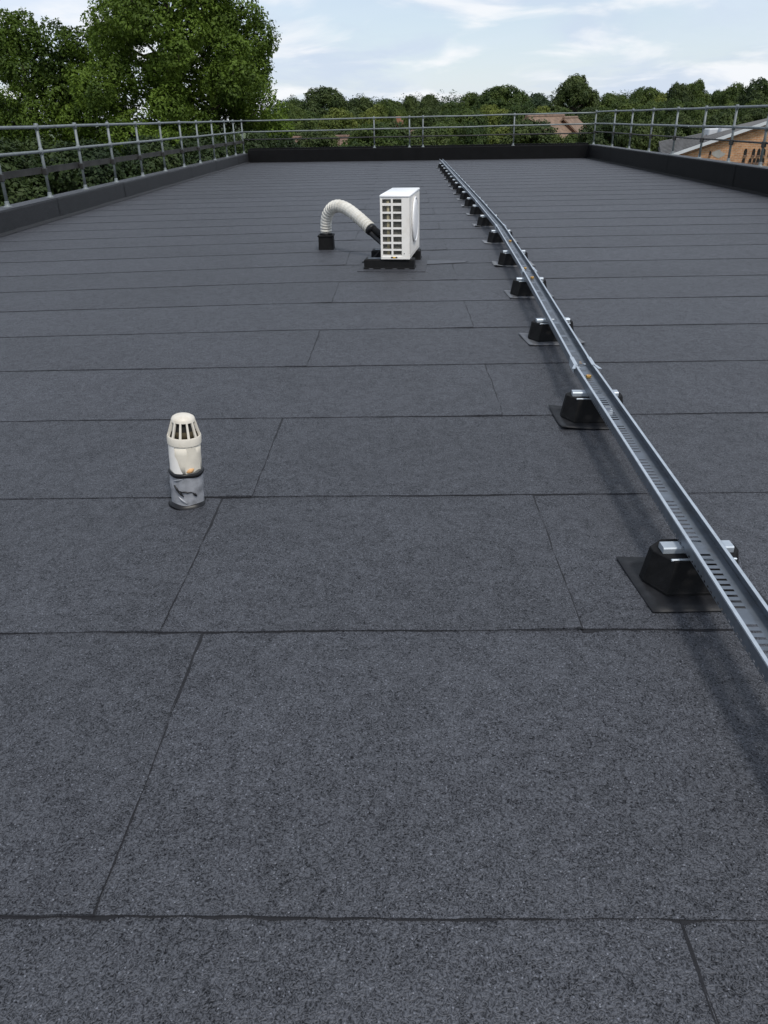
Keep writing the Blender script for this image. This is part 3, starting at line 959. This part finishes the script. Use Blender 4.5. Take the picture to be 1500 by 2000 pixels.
def catmull(pts, n):
    P = [Vector(p) for p in pts]; P = [P[0] * 2 - P[1]] + P + [P[-1] * 2 - P[-2]]
    out = []
    for i in range(1, len(P) - 2):
        for k in range(n):
            t_ = k / n
            a, b_, c, d = P[i - 1], P[i], P[i + 1], P[i + 2]
            out.append(0.5 * ((2 * b_) + (c - a) * t_ + (2 * a - 5 * b_ + 4 * c - d) * t_ ** 2 + (3 * b_ - a - 3 * c + d) * t_ ** 3))
    out.append(P[-2]); return out

duct = thing('flexible_duct', 'white ribbed flexible duct arching from the black box to the air conditioner', 'duct', (-0.862, 9.41, 0.165))
DO = Vector((-0.862, 9.41, 0.165))
path = catmull([(-0.860, 9.41, 0.165), (-0.856, 9.40, 0.27), (-0.835, 9.37, 0.37), (-0.775, 9.31, 0.455), (-0.69, 9.22, 0.488), (-0.585, 9.10, 0.466), (-0.48, 8.97, 0.408), (-0.39, 8.86, 0.345), (-0.315, 8.77, 0.288)], 12)
rad = []
for i in range(len(path)):
    tt = i / (len(path) - 1)
    rad.append(0.0605 + (0.004, 0.007, 0.0055, -0.0045)[i % 4] + 0.0016 * math.sin(i * 1.7))
h = MB(); h.tube([p - DO for p in path], rad, 18)
obj('hose', h, 'hose', duct)
e = Vector(path[-1])
dirv = (Vector(path[-1]) - Vector(path[-4])).normalized()
h = MB(); h.tube([e - dirv * 0.01 - DO, e + dirv * 0.03 - DO], [0.0665, 0.060], 18)
obj('tape_collar', h, 'black_tape', duct, True)
h = MB(); h.tube([p - DO for p in catmull([e + dirv * 0.02 + Vector((0.012, 0, 0.018)), e + dirv * 0.11 + Vector((0.02, 0, 0.02)), (-0.11, 8.53, 0.225)], 6)], [0.036] * 13, 12)
obj('insulated_pipe', h, 'rubber', duct, True)
h = MB(); h.tube([p - DO for p in catmull([e + dirv * 0.02 + Vector((-0.018, -0.01, -0.022)), e + dirv * 0.12 + Vector((-0.005, -0.01, -0.03)), (-0.13, 8.48, 0.135)], 6)], [0.028] * 13, 12)
obj('insulated_pipe', h, 'black_tape', duct, True)

cb = thing('black_cable', 'thin black cable dropping from the duct end to the roof', 'cable', (-0.42, 8.35, 0.01))
CO = Vector((-0.42, 8.35, 0.01))
h = MB(); h.tube([Vector(p) - CO for p in catmull([(-0.16, 8.52, 0.15), (-0.215, 8.50, 0.11), (-0.27, 8.46, 0.058), (-0.34, 8.40, 0.022), (-0.40, 8.36, 0.0155)], 6)], 0.0065, 8)
obj('cable_run', h, 'black_tape', cb, True)

# ------------------------------------------------------------------ vent pipe
vent = thing('vent_pipe', 'cream vent pipe with slotted cap and wrinkled silver sleeve', 'vent pipe', (-0.855, 2.735, 0.004))
vent.rotation_euler = (R(-1), R(4.2), 0)
h = MB()
prof = [(0.066, 0.0)]
rv = random.Random(4)
for i in range(1, 14):
    prof.append((0.0635 + rv.uniform(-0.0016, 0.0016), 0.139 * i / 13))
h.lathe(prof, 40, wob=0.0007, seed=3)
sl = obj('silver_sleeve', h, 'silver', vent, True)
for k, (a0, a1, z0, z1, wd) in enumerate([(-2.15, -1.75, 0.095, 0.066, 0.005), (-1.85, -1.0, 0.073, 0.068, 0.0035), (-1.95, -1.55, 0.078, 0.052, 0.0045), (-1.0, -0.75, 0.066, 0.05, 0.005)]):
    c = MB(); pts = []
    for q in range(9):
        a = a0 + (a1 - a0) * q / 8
        pts.append((0.0655 * math.cos(a), 0.0655 * math.sin(a), z0 + (z1 - z0) * q / 8 + 0.0015 * math.sin(q * 2.1)))
    c.tube(pts, [wd * (0.35 + 0.65 * math.sin(math.pi * q / 8)) for q in range(9)], 6)
    obj('fold', c, 'black_tape', sl, True)
for k, (a0, a1, z0, z1) in enumerate([(-2.2, -1.5, 0.112, 0.128), (-1.9, -1.35, 0.05, 0.02)]):
    c = MB(); pts = []
    for q in range(9):
        a = a0 + (a1 - a0) * q / 8
        pts.append((0.0640 * math.cos(a), 0.0640 * math.sin(a), z0 + (z1 - z0) * q / 8))
    c.tube(pts, [0.0045 * (0.3 + 0.7 * math.sin(math.pi * q / 8)) for q in range(9)], 6)
    obj('crease', c, 'silver', sl, True)
h = MB(); h.lathe([(0.0645, 0.128), (0.0675, 0.131), (0.0680, 0.139), (0.0655, 0.144), (0.060, 0.145)], 40, wob=0.0013, seed=8)
obj('clamp_band', h, 'black_tape', vent, True)
h = MB(); h.lathe([(0.0600, 0.14), (0.0603, 0.18), (0.0597, 0.22), (0.0602, 0.262)], 40, wob=0.0003, seed=5)
pp = obj('pipe', h, 'pipe_white', vent, True)
def wrap_sheet(name, mat, r, a0, a1, zlo, zhi, seed):
    """loose wrap of tape on the pipe with a torn slanting edge"""
    rr_ = random.Random(seed); m = MB(); nA, nZ = 14, 6
    rows = []
    for j in range(nZ + 1):
        v = j / nZ
        e0 = a0 + 0.10 * math.sin(5 * v + seed) + rr_.uniform(-.04, .04)
        e1 = a1 + 0.22 * math.sin(3.2 * v + seed * 2) + rr_.uniform(-.06, .06)
        rows.append([(r * math.cos(e0 + (e1 - e0) * i / nA), r * math.sin(e0 + (e1 - e0) * i / nA), zlo + (zhi - zlo) * v + 0.006 * (1 - v) * math.sin(2.6 * i / nA * 2 + seed)) for i in range(nA + 1)])
    m.loft(rows, caps=False, closed=False)
    return obj(name, m, mat, pp, True)
wrap_sheet('tape_wrap', 'white', 0.0616, -2.75, -1.75, 0.146, 0.252, 1)
wrap_sheet('tape_wrap', 'pipe_white', 0.0612, -1.25, -0.35, 0.150, 0.252, 4)
h = MB()
for s_ in ((-1.05, 0.152),):
    pts = [(0.0602 * math.cos(s_[0] + 0.5 * (q / 8 - 0.5)), 0.0602 * math.sin(s_[0] + 0.5 * (q / 8 - 0.5)), s_[1] + 0.012 * q / 8) for q in range(9)]
    h.tube(pts, [0.010 * (0.2 + 0.8 * math.sin(math.pi * q / 8)) for q in range(9)], 6)
obj('rust_stain', h, 'orange', pp, True)
cap = MB(); cap.lathe([(0.0605, 0.254), (0.0640, 0.256), (0.0645, 0.283), (0.0625, 0.287), (0.058, 0.287)], 40, caps=False)
cp = obj('cap_collar', cap, 'cream', vent, True); smooth_angle(cp, 40)
dm = MB(); dm.lathe([(0.0425, 0.342), (0.0455, 0.343), (0.0440, 0.351), (0.0405, 0.3575), (0.031, 0.3635), (0.014, 0.367), (0.001, 0.3675)], 40)
smooth_angle(obj('cap_dome', dm, 'cream', vent, True), 60)
core = MB(); core.lathe([(0.046, 0.262), (0.044, 0.29), (0.032, 0.344)], 24)
obj('inner_core', core, 'inside', vent, True)
fl = MB(); fl.lathe([(0.028, 0.27), (0.0475, 0.288), (0.043, 0.305), (0.02, 0.312)], 12, center=(0.004, -0.004))
obj('inner_flue', fl, 'brown_inside', vent, True)
for k in range(12):
    a = 2 * math.pi * k / 12 + 0.02
    r_ = MB()
    def rp(r, z, da): return (r * math.cos(a + da), r * math.sin(a + da), z)
    w0, w1_ = 0.075, 0.075
    r_.loft([[rp(0.0628, 0.285, -w0), rp(0.0628, 0.285, w0), rp(0.056, 0.286, w0), rp(0.056, 0.286, -w0)],
             [rp(0.0455, 0.345, -w1_), rp(0.0455, 0.345, w1_), rp(0.038, 0.345, w1_), rp(0.038, 0.345, -w1_)]])
    obj('cap_rib', r_, 'cream', vent)
h = MB(); h.lathe([(0.075, -0.004), (0.074, 0.002), (0.070, 0.006), (0.067, 0.012), (0.062, 0.014)], 40, wob=0.0016, seed=12)
obj('mastic_seal', h, 'black_tape', vent, True)

# ------------------------------------------------------------------ loose brass fixings and chips
def nut(label, x, y, z, s=0.009, mat='brass', rz=0.3):
    m = MB()
    ring = lambda r, z_: [(r * math.cos(math.pi * k / 3), r * math.sin(math.pi * k / 3), z_) for k in range(6)]
    m.loft([ring(s * 0.92, 0), ring(s, s * 0.2), ring(s, s * 0.8), ring(s * 0.9, s), ring(s * 0.5, s), ring(s * 0.5, s * 0.3)])
    o = obj('hex_nut', m, mat); o.location = (x, y, z); o.rotation_euler = (0, 0, rz)
    return tag(o, label, 'nut')
nut('small brass nut lying on the felt beside the tray joint', 1.083, 4.56, 0.0095, 0.013)
nut('brass nut inside the tray just past its nearest joint', tray_x(3.86) - 0.005, 3.80, TZ + 0.0155, 0.014, rz=.7)
nut('brass nut inside the tray near the fourth support block', tray_x(6.55), 6.50, TZ + 0.0155, 0.016)
nut('brass nut inside the tray just beyond the fourth support block', tray_x(6.95) - 0.01, 6.95, TZ + 0.0155, 0.014)
nut('brass nut inside the tray near the fifth support block', tray_x(8.6), 8.6, TZ + 0.0155, 0.017)


# ------------------------------------------------------------------ trees
def leaves_mesh(name, lobes, density, leaf, mat, seed, squash=0.85, inner=0.72, ragged=0.55):
    rng = np.random.default_rng(seed)
    C = np.array([l[:3] for l in lobes]); Rr = np.array([l[3] for l in lobes])
    Pn, Nn = [], []
    for i in range(len(lobes)):
        n = int(density * Rr[i] ** 2)
        d = rng.normal(size=(n, 3)); d /= np.linalg.norm(d, axis=1)[:, None]
        lump = 1 + 0.16 * np.sin(d @ rng.normal(size=3) * 4 + rng.uniform(0, 6)) + 0.12 * np.sin(d @ rng.normal(size=3) * 8)
        rad = Rr[i] * (inner + (1.05 - inner) * rng.random(n) ** 0.6) * lump
        p = d * rad[:, None]; p[:, 2] *= squash
        p += C[i]
        Pn.append(p); Nn.append(d)
    P = np.concatenate(Pn); D = np.concatenate(Nn)
    # drop leaves buried deep in other lobes
    keep = np.ones(len(P), bool)
    for i in range(len(lobes)):
        q = P - C[i]; q[:, 2] /= squash
        keep &= (np.linalg.norm(q, axis=1) > Rr[i] * 0.55)
    P, D = P[keep], D[keep]
    n = len(P)
    nr = D * (1.25 - ragged) + rng.normal(size=(n, 3)) * ragged + np.array([0, 0, 0.35])
    nr /= np.linalg.norm(nr, axis=1)[:, None]
    a = np.cross(nr, rng.normal(size=(n, 3))); a /= np.linalg.norm(a, axis=1)[:, None]
    b = np.cross(nr, a)
    s = leaf * rng.uniform(0.6, 1.35, n)[:, None]
    V = np.empty((n, 4, 3))
    V[:, 0] = P - a * s; V[:, 1] = P - b * s * 0.52 + nr * s * 0.12; V[:, 2] = P + a * s - nr * s * 0.15; V[:, 3] = P + b * s * 0.52 + nr * s * 0.12
    me = bpy.data.meshes.new(name)
    me.vertices.add(n * 4); me.vertices.foreach_set('co', V.reshape(-1))
    me.loops.add(n * 4); me.loops.foreach_set('vertex_index', np.arange(n * 4, dtype=np.int32))
    me.polygons.add(n)
    me.polygons.foreach_set('loop_start', np.arange(0, n * 4, 4, dtype=np.int32))
    me.update(calc_edges=True)
    me.materials.append(MT[mat])
    return me


def limbs_mesh(name, base_r, h_fork, lobes, seed, every=2):
    rnd = random.Random(seed)
    mb = MB()
    zt = max(l[2] for l in lobes)
    mb.tube([(0, 0, -0.1), (0.1 * base_r, 0, h_fork * 0.35), (0.3 * base_r, 0.2 * base_r, h_fork), (0.4 * base_r, 0, h_fork + (zt - h_fork) * 0.45), (0.1, 0.1, zt)],
            [base_r * 1.5, base_r, base_r * 0.85, base_r * 0.45, base_r * 0.08], 9)
    for i, l in enumerate(lobes):
        if i % every: continue
        c = Vector(l[:3])
        f = min(max(c.z - 0.35 * math.hypot(c.x, c.y), h_fork * 0.8), zt * 0.8)
        st_ = Vector((0.2 * base_r, 0, f))
        ln = (c - st_).length
        pts = []
        w1, w2 = Vector((rnd.uniform(-1, 1), rnd.uniform(-1, 1), rnd.uniform(-1, 1))), rnd.uniform(2, 4)
        for q in range(7):
            u = q / 6
            pts.append(st_.lerp(c, u) + Vector((0, 0, -0.14 * ln * math.sin(math.pi * u))) + w1 * (0.09 * ln * math.sin(w2 * math.pi * u) * (1 - 0.3 * u)))
        mb.tube(pts, [base_r * (0.26 * (1 - u / 6) ** 1.3 + 0.03) for u in range(7)], 6)
    return mb.mesh(name, 'bark', True)


def gen_lobes(seed, rx, rz, zc, n, r0, r1, bottom=-0.9):
    rnd = random.Random(seed)
    L = []
    tries = 0
    while len(L) < n and tries < 4000:
        tries += 1
        a = rnd.uniform(0, 6.28); zz = rnd.uniform(bottom, 1)
        rad = math.sqrt(max(0, 1 - zz * zz)) * rnd.uniform(0.35, 1) ** 0.5
        r = rnd.uniform(r0, r1)
        p = (math.cos(a) * rad * (rx - r * 0.7), math.sin(a) * rad * (rx - r * 0.7), zc + zz * (rz - r * 0.7), r)
        if all((p[0] - q[0]) ** 2 + (p[1] - q[1]) ** 2 + (p[2] - q[2]) ** 2 > (0.45 * (r + q[3])) ** 2 for q in L):
            L.append(p)
    return L


# --- the two big oaks on the left
def oak(label, loc, lobes, base_r, fork, dens, leaf, seed, mat='leaf_oak'):
    t = thing('oak_tree', label, 'tree', loc)
    link('trunk', limbs_mesh('trunk', base_r, fork, lobes, seed), t)
    link('crown', leaves_mesh('crown', lobes, dens, leaf, mat, seed), t)
    return t


def world_lobes(loc, items):
    return [(x - loc[0], y - loc[1], z - loc[2], r) for x, y, z, r in items]


ro = random.Random(11)
loc1 = (-10.3, 40.0, GROUND)
L1 = [(x, y, z, r) for x, y, z, r in gen_lobes(4, 5.2, 7.7, 9.6, 215, 0.5, 0.95, -0.95)]
# lower spreading limbs that reach out to the right
extra = [(-5.95, 40, 0.6, 1.0), (-6.3, 39.5, 1.9, 1.0), (-6.9, 40, 3.2, 1.1), (-6.2, 40.3, -0.6, 1.1), (-6.1, 39.8, -1.8, 1.2), (-6.6, 40, -3.0, 1.3), (-7.4, 38.5, -1.0, 1.4), (-8.6, 37.5, -0.6, 1.4), (-10.4, 37, -0.9, 1.5), (-12.2, 37.3, -0.8, 1.5),
         (-7.0, 40.2, 5.0, 0.9), (-6.4, 40.0, 4.5, 0.65), (-13.4, 37.8, 0.0, 1.4), (-9.4, 37.2, 0.5, 1.2), (-11.3, 36.9, 0.8, 1.2), (-6.0, 40.6, -4.2, 1.3), (-8.0, 37, -3.4, 1.5), (-11, 36.6, -3.2, 1.6), (-9.4, 38.5, 2.9, 1.0), (-10.2, 38.8, 2.2, 1.0), (-8.6, 38.6, 2.2, 0.95), (-9.0, 38.2, 3.9, 0.9), (-9.8, 38.0, 1.5, 0.9)]
oak('tall spreading oak, the largest tree, behind the left guardrail', loc1, L1 + world_lobes(loc1, extra), 0.42, 4.5, 2100, 0.072, 21)
loc2 = (-17.0, 39.5, GROUND)
L2 = gen_lobes(8, 3.2, 6.5, 7.5, 95, 0.5, 0.95, -0.95)
extra2 = [(-14.6, 39, 3.6, 0.9), (-15.0, 39, 4.6, 0.9), (-17.6, 38, -0.5, 1.5), (-15.3, 37.5, -1.2, 1.5), (-19.5, 38, -0.5, 1.5), (-20.2, 38, 2.2, 1.3), (-18.8, 39, 1.8, 1.3), (-15.8, 38.5, 1.0, 1.2), (-14.6, 38.5, -0.2, 1.2), (-19, 36.5, -2.5, 1.6), (-16.5, 36.5, -3, 1.6)]
oak('narrower oak at the left edge of the picture, beside the largest tree', loc2, L2 + world_lobes(loc2, extra2), 0.3, 4.0, 2100, 0.072, 22)

# --- prototypes for everything further away, unit = 12 m tall, 4.2 m crown radius
PROTO = {}
for key, mat, sd in (('a', 'leaf_mid', 31), ('b', 'leaf_dark', 32), ('c', 'leaf_light', 33), ('d', 'leaf_mid', 34), ('e', 'leaf_dark', 35), ('f', 'leaf_far', 36), ('g', 'leaf_shade', 37)):
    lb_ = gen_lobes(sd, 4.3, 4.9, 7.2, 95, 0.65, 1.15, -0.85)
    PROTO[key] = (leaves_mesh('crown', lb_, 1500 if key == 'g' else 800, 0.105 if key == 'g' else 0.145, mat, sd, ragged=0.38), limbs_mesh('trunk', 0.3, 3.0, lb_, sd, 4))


def ptree(px, py, w, Y, key, label, group=None, name='broadleaf_tree', seed=0):
    """tree whose top shows at photo pixel (px,py), crown w pixels wide, standing Y metres into the picture"""
    x, _, zt = at_y(px, py, Y)
    rad = w * 0.5 * Y / 1690.0
    hgt = zt - GROUND
    rnd = random.Random(int(px * 7 + py * 3 + Y))
    t = thing(name, label, 'tree', (x, Y, GROUND), rnd.uniform(0, 6.28), group)
    cm, tm = PROTO[key]
    for nm, me in (('trunk', tm), ('crown', cm)):
        o = link(nm, me, t)
        o.scale = (rad / 4.1, rad / 4.1, hgt / 12.0)
    return t


sky_trees = [
    (630, 172, 120, 130, 'b', 'dark domed tree on the skyline, first right of the big oak'),
    (578, 196, 90, 150, 'a', 'low tree on the skyline tucked against the right side of the big oak'),
    (703, 192, 95, 160, 'b', 'rounded skyline tree just right of the dark domed tree'),
    (757, 195, 95, 172, 'a', 'flat topped skyline tree left of the two small round ones'),
    (802, 189, 62, 150, 'e', 'left one of two small round skyline trees above the far guardrail'),
    (837, 186, 64, 140, 'b', 'right one of two small round skyline trees above the far guardrail'),
    (882, 201, 90, 160, 'd', 'low skyline tree between the round pair and the pointed tree'),
    (925, 183, 90, 126, 'a', 'round skyline tree leaning against the left of the pointed tree'),
    (985, 168, 130, 116, 'd', 'broad pointed tree on the skyline above the end of the cable tray'),
    (1047, 184, 80, 175, 'f', 'hazy skyline tree between the pointed tree and the tallest dark one'),
    (1125, 150, 105, 120, 'e', 'tall dark oval tree, highest on the skyline right of the centre'),
    (1195, 184, 110, 165, 'a', 'low skyline tree right of the tall dark oval tree'),
    (1262, 171, 92, 135, 'd', 'bright skyline tree above the far right corner of the roof'),
    (1300, 183, 80, 120, 'c', 'yellow green skyline tree below the bright one at the right corner'),
    (1328, 164, 74, 112, 'b', 'left one of two joined round skyline trees at the right'),
    (1363, 159, 76, 114, 'a', 'right one of two joined round skyline trees at the right'),
    (1404, 177, 72, 118, 'd', 'low skyline tree in the dip left of the last two trees'),
    (1441, 165, 80, 112, 'a', 'skyline tree next to last on the right'),
    (1487, 157, 96, 104, 'e', 'dark skyline tree cut by the right edge of the picture'),
]
for a in sky_trees:
    ptree(a[0], a[1], a[2], a[3], a[4], a[5], 'skyline trees', 'skyline_tree')

ORD = ['first', 'second', 'third', 'fourth', 'fifth', 'sixth', 'seventh', 'eighth', 'ninth', 'tenth', 'eleventh', 'twelfth', 'thirteenth', 'fourteenth', 'fifteenth', 'sixteenth', 'seventeenth', 'eighteenth', 'nineteenth', 'twentieth', 'twenty-first', 'twenty-second', 'twenty-third', 'twenty-fourth']
rf = random.Random(77)
for i in range(24):                       # canopy just under the skyline
    px = 575 + i * 41 + rf.uniform(-12, 12)
    top = 214 - 0.016 * (px - 575) + rf.uniform(-7, 9)
    ptree(px, top, rf.uniform(78, 115), rf.uniform(86, 108), rf.choice('aacdb' if px > 1150 else 'abdca'), ORD[i] + ' tree from the big oak in the leafy canopy below the skyline', 'canopy trees below the skyline')
for i in range(17):                       # nearer, lower growth seen through the rails
    px = 585 + i * 46 + rf.uniform(-14, 14)
    top = 246 - 0.010 * (px - 575) + rf.uniform(-8, 12)
    if 1040 < px < 1140: top += 17
    ptree(px, top, rf.uniform(120, 170), rf.uniform(56, 74), rf.choice('acdb' if px < 1150 else 'bbea'), ORD[i] + ' low tree from the left seen through the far guardrail', 'low trees behind the far guardrail', 'low_tree')
for i, (px, py, w, Y, k) in enumerate(((1190, 232, 120, 50, 'e'), (1260, 238, 130, 48, 'b'), (1335, 228, 130, 60, 'e'), (1410, 222, 130, 66, 'b'), (1480, 214, 120, 70, 'e'), (1530, 205, 140, 72, 'b'))):
    ptree(px, py, w, Y, k, ORD[i] + ' dark tree behind the right guardrail, counting from the far corner', 'dark trees behind the right guardrail', 'dark_tree')
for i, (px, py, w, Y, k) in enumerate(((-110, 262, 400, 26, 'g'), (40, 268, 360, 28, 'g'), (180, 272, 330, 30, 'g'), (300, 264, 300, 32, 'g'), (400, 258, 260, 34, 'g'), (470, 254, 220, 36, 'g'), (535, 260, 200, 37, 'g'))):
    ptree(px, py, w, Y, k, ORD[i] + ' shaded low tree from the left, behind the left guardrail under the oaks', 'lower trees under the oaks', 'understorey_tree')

# --- far woodland, one mass
fw_l = []
rw = random.Random(123)
for i in range(140):
    Y = rw.uniform(240, 480)
    px = rw.uniform(520, 1580)
    x, _, z = at_y(px, 211 + rw.uniform(-8, 10), Y)
    fw_l.append((x, Y, z - 4, rw.uniform(4.5, 8.5)))
me = leaves_mesh('distant_woodland', fw_l, 44.0, 0.36, 'leaf_far', 5, 0.9, inner=0.8, ragged=0.35)
tag(link('distant_woodland', me), 'hazy distant woodland filling the gaps along the horizon', 'woodland', kind='stuff')


# ------------------------------------------------------------------ houses and the brick building
def house(label, px, py, Y, w, depth, rise, rz, tile, chim=True):
    x, _, zr = at_y(px, py, Y)
    t = thing('house', label, 'house', (x, Y, GROUND), rz)
    H_ = zr - GROUND; he = H_ - rise
    hw, hd = w / 2, depth / 2
    wl = MB()
    wl.loft([[(-hw, -hd, 0), (hw, -hd, 0), (hw, hd, 0), (-hw, hd, 0)], [(-hw, -hd, he), (hw, -hd, he), (hw, hd, he), (-hw, hd, he)]])
    wl.add([(-hw, -hd, he), (-hw, hd, he), (-hw, 0, H_ - 0.1), (hw, -hd, he), (hw, hd, he), (hw, 0, H_ - 0.1)], [(1, 0, 2), (3, 4, 5)])
    obj('wall', wl, 'hbrick', t)
    rf_ = MB(); ov = 0.35
    s = rise / hd
    for sd in (-1, 1):
        rf_.loft([[(-hw - ov, 0, H_), (-hw - ov, sd * (hd + ov), he - s * ov), (-hw - ov, sd * (hd + ov), he - s * ov + 0.16), (-hw - ov, 0, H_ + 0.16)],
                  [(hw + ov, 0, H_), (hw + ov, sd * (hd + ov), he - s * ov), (hw + ov, sd * (hd + ov), he - s * ov + 0.16), (hw + ov, 0, H_ + 0.16)]])
    ro_ = obj('roof', rf_, tile, t)
    rg = MB(); rg.tube([(-hw - ov, 0, H_ + 0.14), (hw + ov, 0, H_ + 0.14)], 0.13, 8)
    obj('ridge', rg, tile, ro_)
    if chim:
        c = MB(); c.box(hw * 0.45 - 0.35, hw * 0.45 + 0.35, -0.35, 0.35, H_ - 0.6, H_ + 1.0, 0.03); c.box(hw * 0.45 - 0.2, hw * 0.45 + 0.2, -0.15, 0.15, H_ + 1.0, H_ + 1.3, 0.03)
        obj('chimney', c, 'hbrick', ro_)
    for q in (-0.55, 0.0, 0.55):
        for zz in (1.0, 3.6):
            if zz + 1.2 > he: continue
            wm = MB(); wm.box(q * hw - 0.6, q * hw + 0.6, -hd - 0.05, -hd + 0.05, zz, zz + 1.2, 0.02)
            wo_ = obj('window', wm, 'fascia', t)
            gm = MB(); gm.box(q * hw - 0.5, q * hw + 0.5, -hd - 0.07, -hd - 0.055, zz + 0.1, zz + 1.1)
            obj('pane', gm, 'glass', wo_)
    return t


house('house with a reddish gabled roof half hidden by trees, near the right corner', 1066, 230, 78, 7.0, 9.0, 3.6, R(55), 'tile_red', False)
house('house with a reddish roof beside the half hidden one, nearer the right corner', 1114, 233, 82, 6.0, 8.0, 3.4, R(68), 'tile_red', False)
house('low house with a red brown roof peeping over the far parapet', 972, 271, 60, 4.2, 5.0, 1.6, R(15), 'tile_red', False)
house('house roof showing between low trees left of the cable tray end', 745, 262, 72, 6.5, 6.0, 2.2, R(-12), 'tile_brown')
house('house with a brown roof low behind the far guardrail at the left', 622, 272, 66, 6.0, 6.0, 2.0, R(18), 'tile_brown', False)


def brick_building():
    Y0 = 41.0
    ex, _, ez = at_y(1318, 302, Y0)          # left eaves corner of the gable
    ax, _, az = at_y(1510, 236, Y0)          # a point further up the verge
    slope = (az - ez) / (ax - ex)
    half = 6.2
    x0, x1, xa = ex, ex + 2 * half, ex + half
    za = ez + slope * half
    D = 6.0
    t = thing('brick_building', 'orange brick gabled building with grey roof beyond the right guardrail', 'building', (ex, Y0, GROUND))
    O = Vector((ex, Y0, GROUND))
    e, a = ez - GROUND, za - GROUND
    w = 2 * half
    wl = MB()
    wl.loft([[(0, 0, 0), (w, 0, 0), (w, 0, e), (half, 0, a), (0, 0, e)], [(0, D, 0), (w, D, 0), (w, D, e - 1), (half, D, a - 1.2), (0, D, e - 1)]])
    obj('wall', wl, 'brick', t)
    ov = 0.7
    # roof sheets: front edge lies on the verge of the gable, back edge further away and flatter
    def rel(px, py, Y): q = at_y(px, py, Y); return Vector(q) - O
    fr = [rel(1292, 306, Y0 - 0.2), rel(1318 + 12, 297, Y0 - 0.2), rel(1420, 266, Y0 - 0.2), rel(1580, 212, Y0 - 0.2)]
    bk = [rel(1286, 276, Y0 + 6.5), rel(1333, 268, Y0 + 6.5), rel(1425, 248, Y0 + 6.5), rel(1580, 214, Y0 + 6.5)]
    def roofpt(i, v): return fr[i].lerp(bk[i], v)
    rf_ = MB()
    rf_.loft([[roofpt(i, 0) for i in range(4)], [roofpt(i, 1) for i in range(4)]], caps=False, closed=False)
    rf_.loft([[roofpt(i, 1) for i in range(4)], [roofpt(i, 1) - Vector((0, 0, 0.2)) for i in range(4)], [roofpt(i, 0) - Vector((0, -0.1, 0.2)) for i in range(4)]], caps=False, closed=False)
    xr = fr[3].x
    rf_.loft([[fr[3], bk[3]], [Vector((w + 0.7, -0.2, e - 0.2)), Vector((w + 0.7, D, e - 0.2))]], caps=False, closed=False)
    ro_ = obj('roof', rf_, 'roof_grey', t)
    for q in range(1, 12):
        rb = MB(); v = q / 12
        rb.tube([roofpt(i, v) + Vector((0, 0, 0.015)) for i in range(4)], 0.03, 5)
        obj('roof_rib', rb, 'roof_grey', ro_)
    vg = MB()
    vg.loft([[(-ov, y, e - slope * ov - 0.02), (-ov, y, e - slope * ov + 0.12), (half, y, a + 0.12), (half, y, a - 0.02)] for y in (-0.30, -0.252)])
    obj('verge_trim', vg, 'fascia', t)
    # roof lights
    for q, (i, v) in enumerate(((0.62, 0.70), (0.88, 0.66))):
        p = roofpt(1, v).lerp(roofpt(2, v), i)
        rl = MB(); rl.box(p.x - 0.28, p.x + 0.28, p.y - 0.4, p.y + 0.4, p.z - 0.1, p.z + 0.26, 0.04)
        obj('roof_light', rl, 'fascia', ro_)
    # two rows of small dark arched openings
    def opening(px, py, wpx, hpx):
        x, _, z = at_y(px, py, Y0)
        k = Y0 / 1690.0
        ww, hh = wpx * k / 2, hpx * k / 2
        m = MB()
        pts = [(-ww, -hh), (ww, -hh), (ww, hh * 0.35), (ww * 0.7, hh * 0.8), (0, hh), (-ww * 0.7, hh * 0.8), (-ww, hh * 0.35)]
        m.loft([[(x - O.x + p, yy, z - O.z + q_) for p, q_ in pts] for yy in (-0.03, 0.05)])
        wv = obj('vent_opening', m, 'inside', t)
        s = MB(); s.box(x - O.x - ww * 1.2, x - O.x + ww * 1.2, -0.07, 0.02, z - O.z - hh - 0.06, z - O.z - hh)
        obj('sill', s, 'tile_brown', wv)
    for px in (1456, 1472, 1482, 1492): opening(px, 296.5, 5.5, 12)
    for px in (1452, 1465, 1473, 1480, 1490): opening(px, 313, 5, 8)
    opening(1387, 299, 3.5, 7)
    for px in (1504, 1516, 1528): opening(px, 295, 5.5, 12); opening(px, 312, 5, 8)
    # pale repair patch
    x, _, z = at_y(1402, 300, Y0)
    pch = MB()
    rp = random.Random(2)
    ring = [((x - O.x + (0.28 + rp.uniform(-.08, .1)) * math.cos(q * 0.7)), (z - O.z + (0.16 + rp.uniform(-.05, .05)) * math.sin(q * 0.7))) for q in range(9)]
    pch.loft([[(p, yy, q_) for p, q_ in ring] for yy in (-0.012, 0.02)])
    obj('render_patch', pch, 'concrete', t)
    return t


brick_building()
x, _, z = at_y(1285, 297, 44)
house('low grey roofed outbuilding left of the orange brick building', 1262, 283, 52, 5.0, 8.0, 1.3, R(85), 'roof_grey', False)
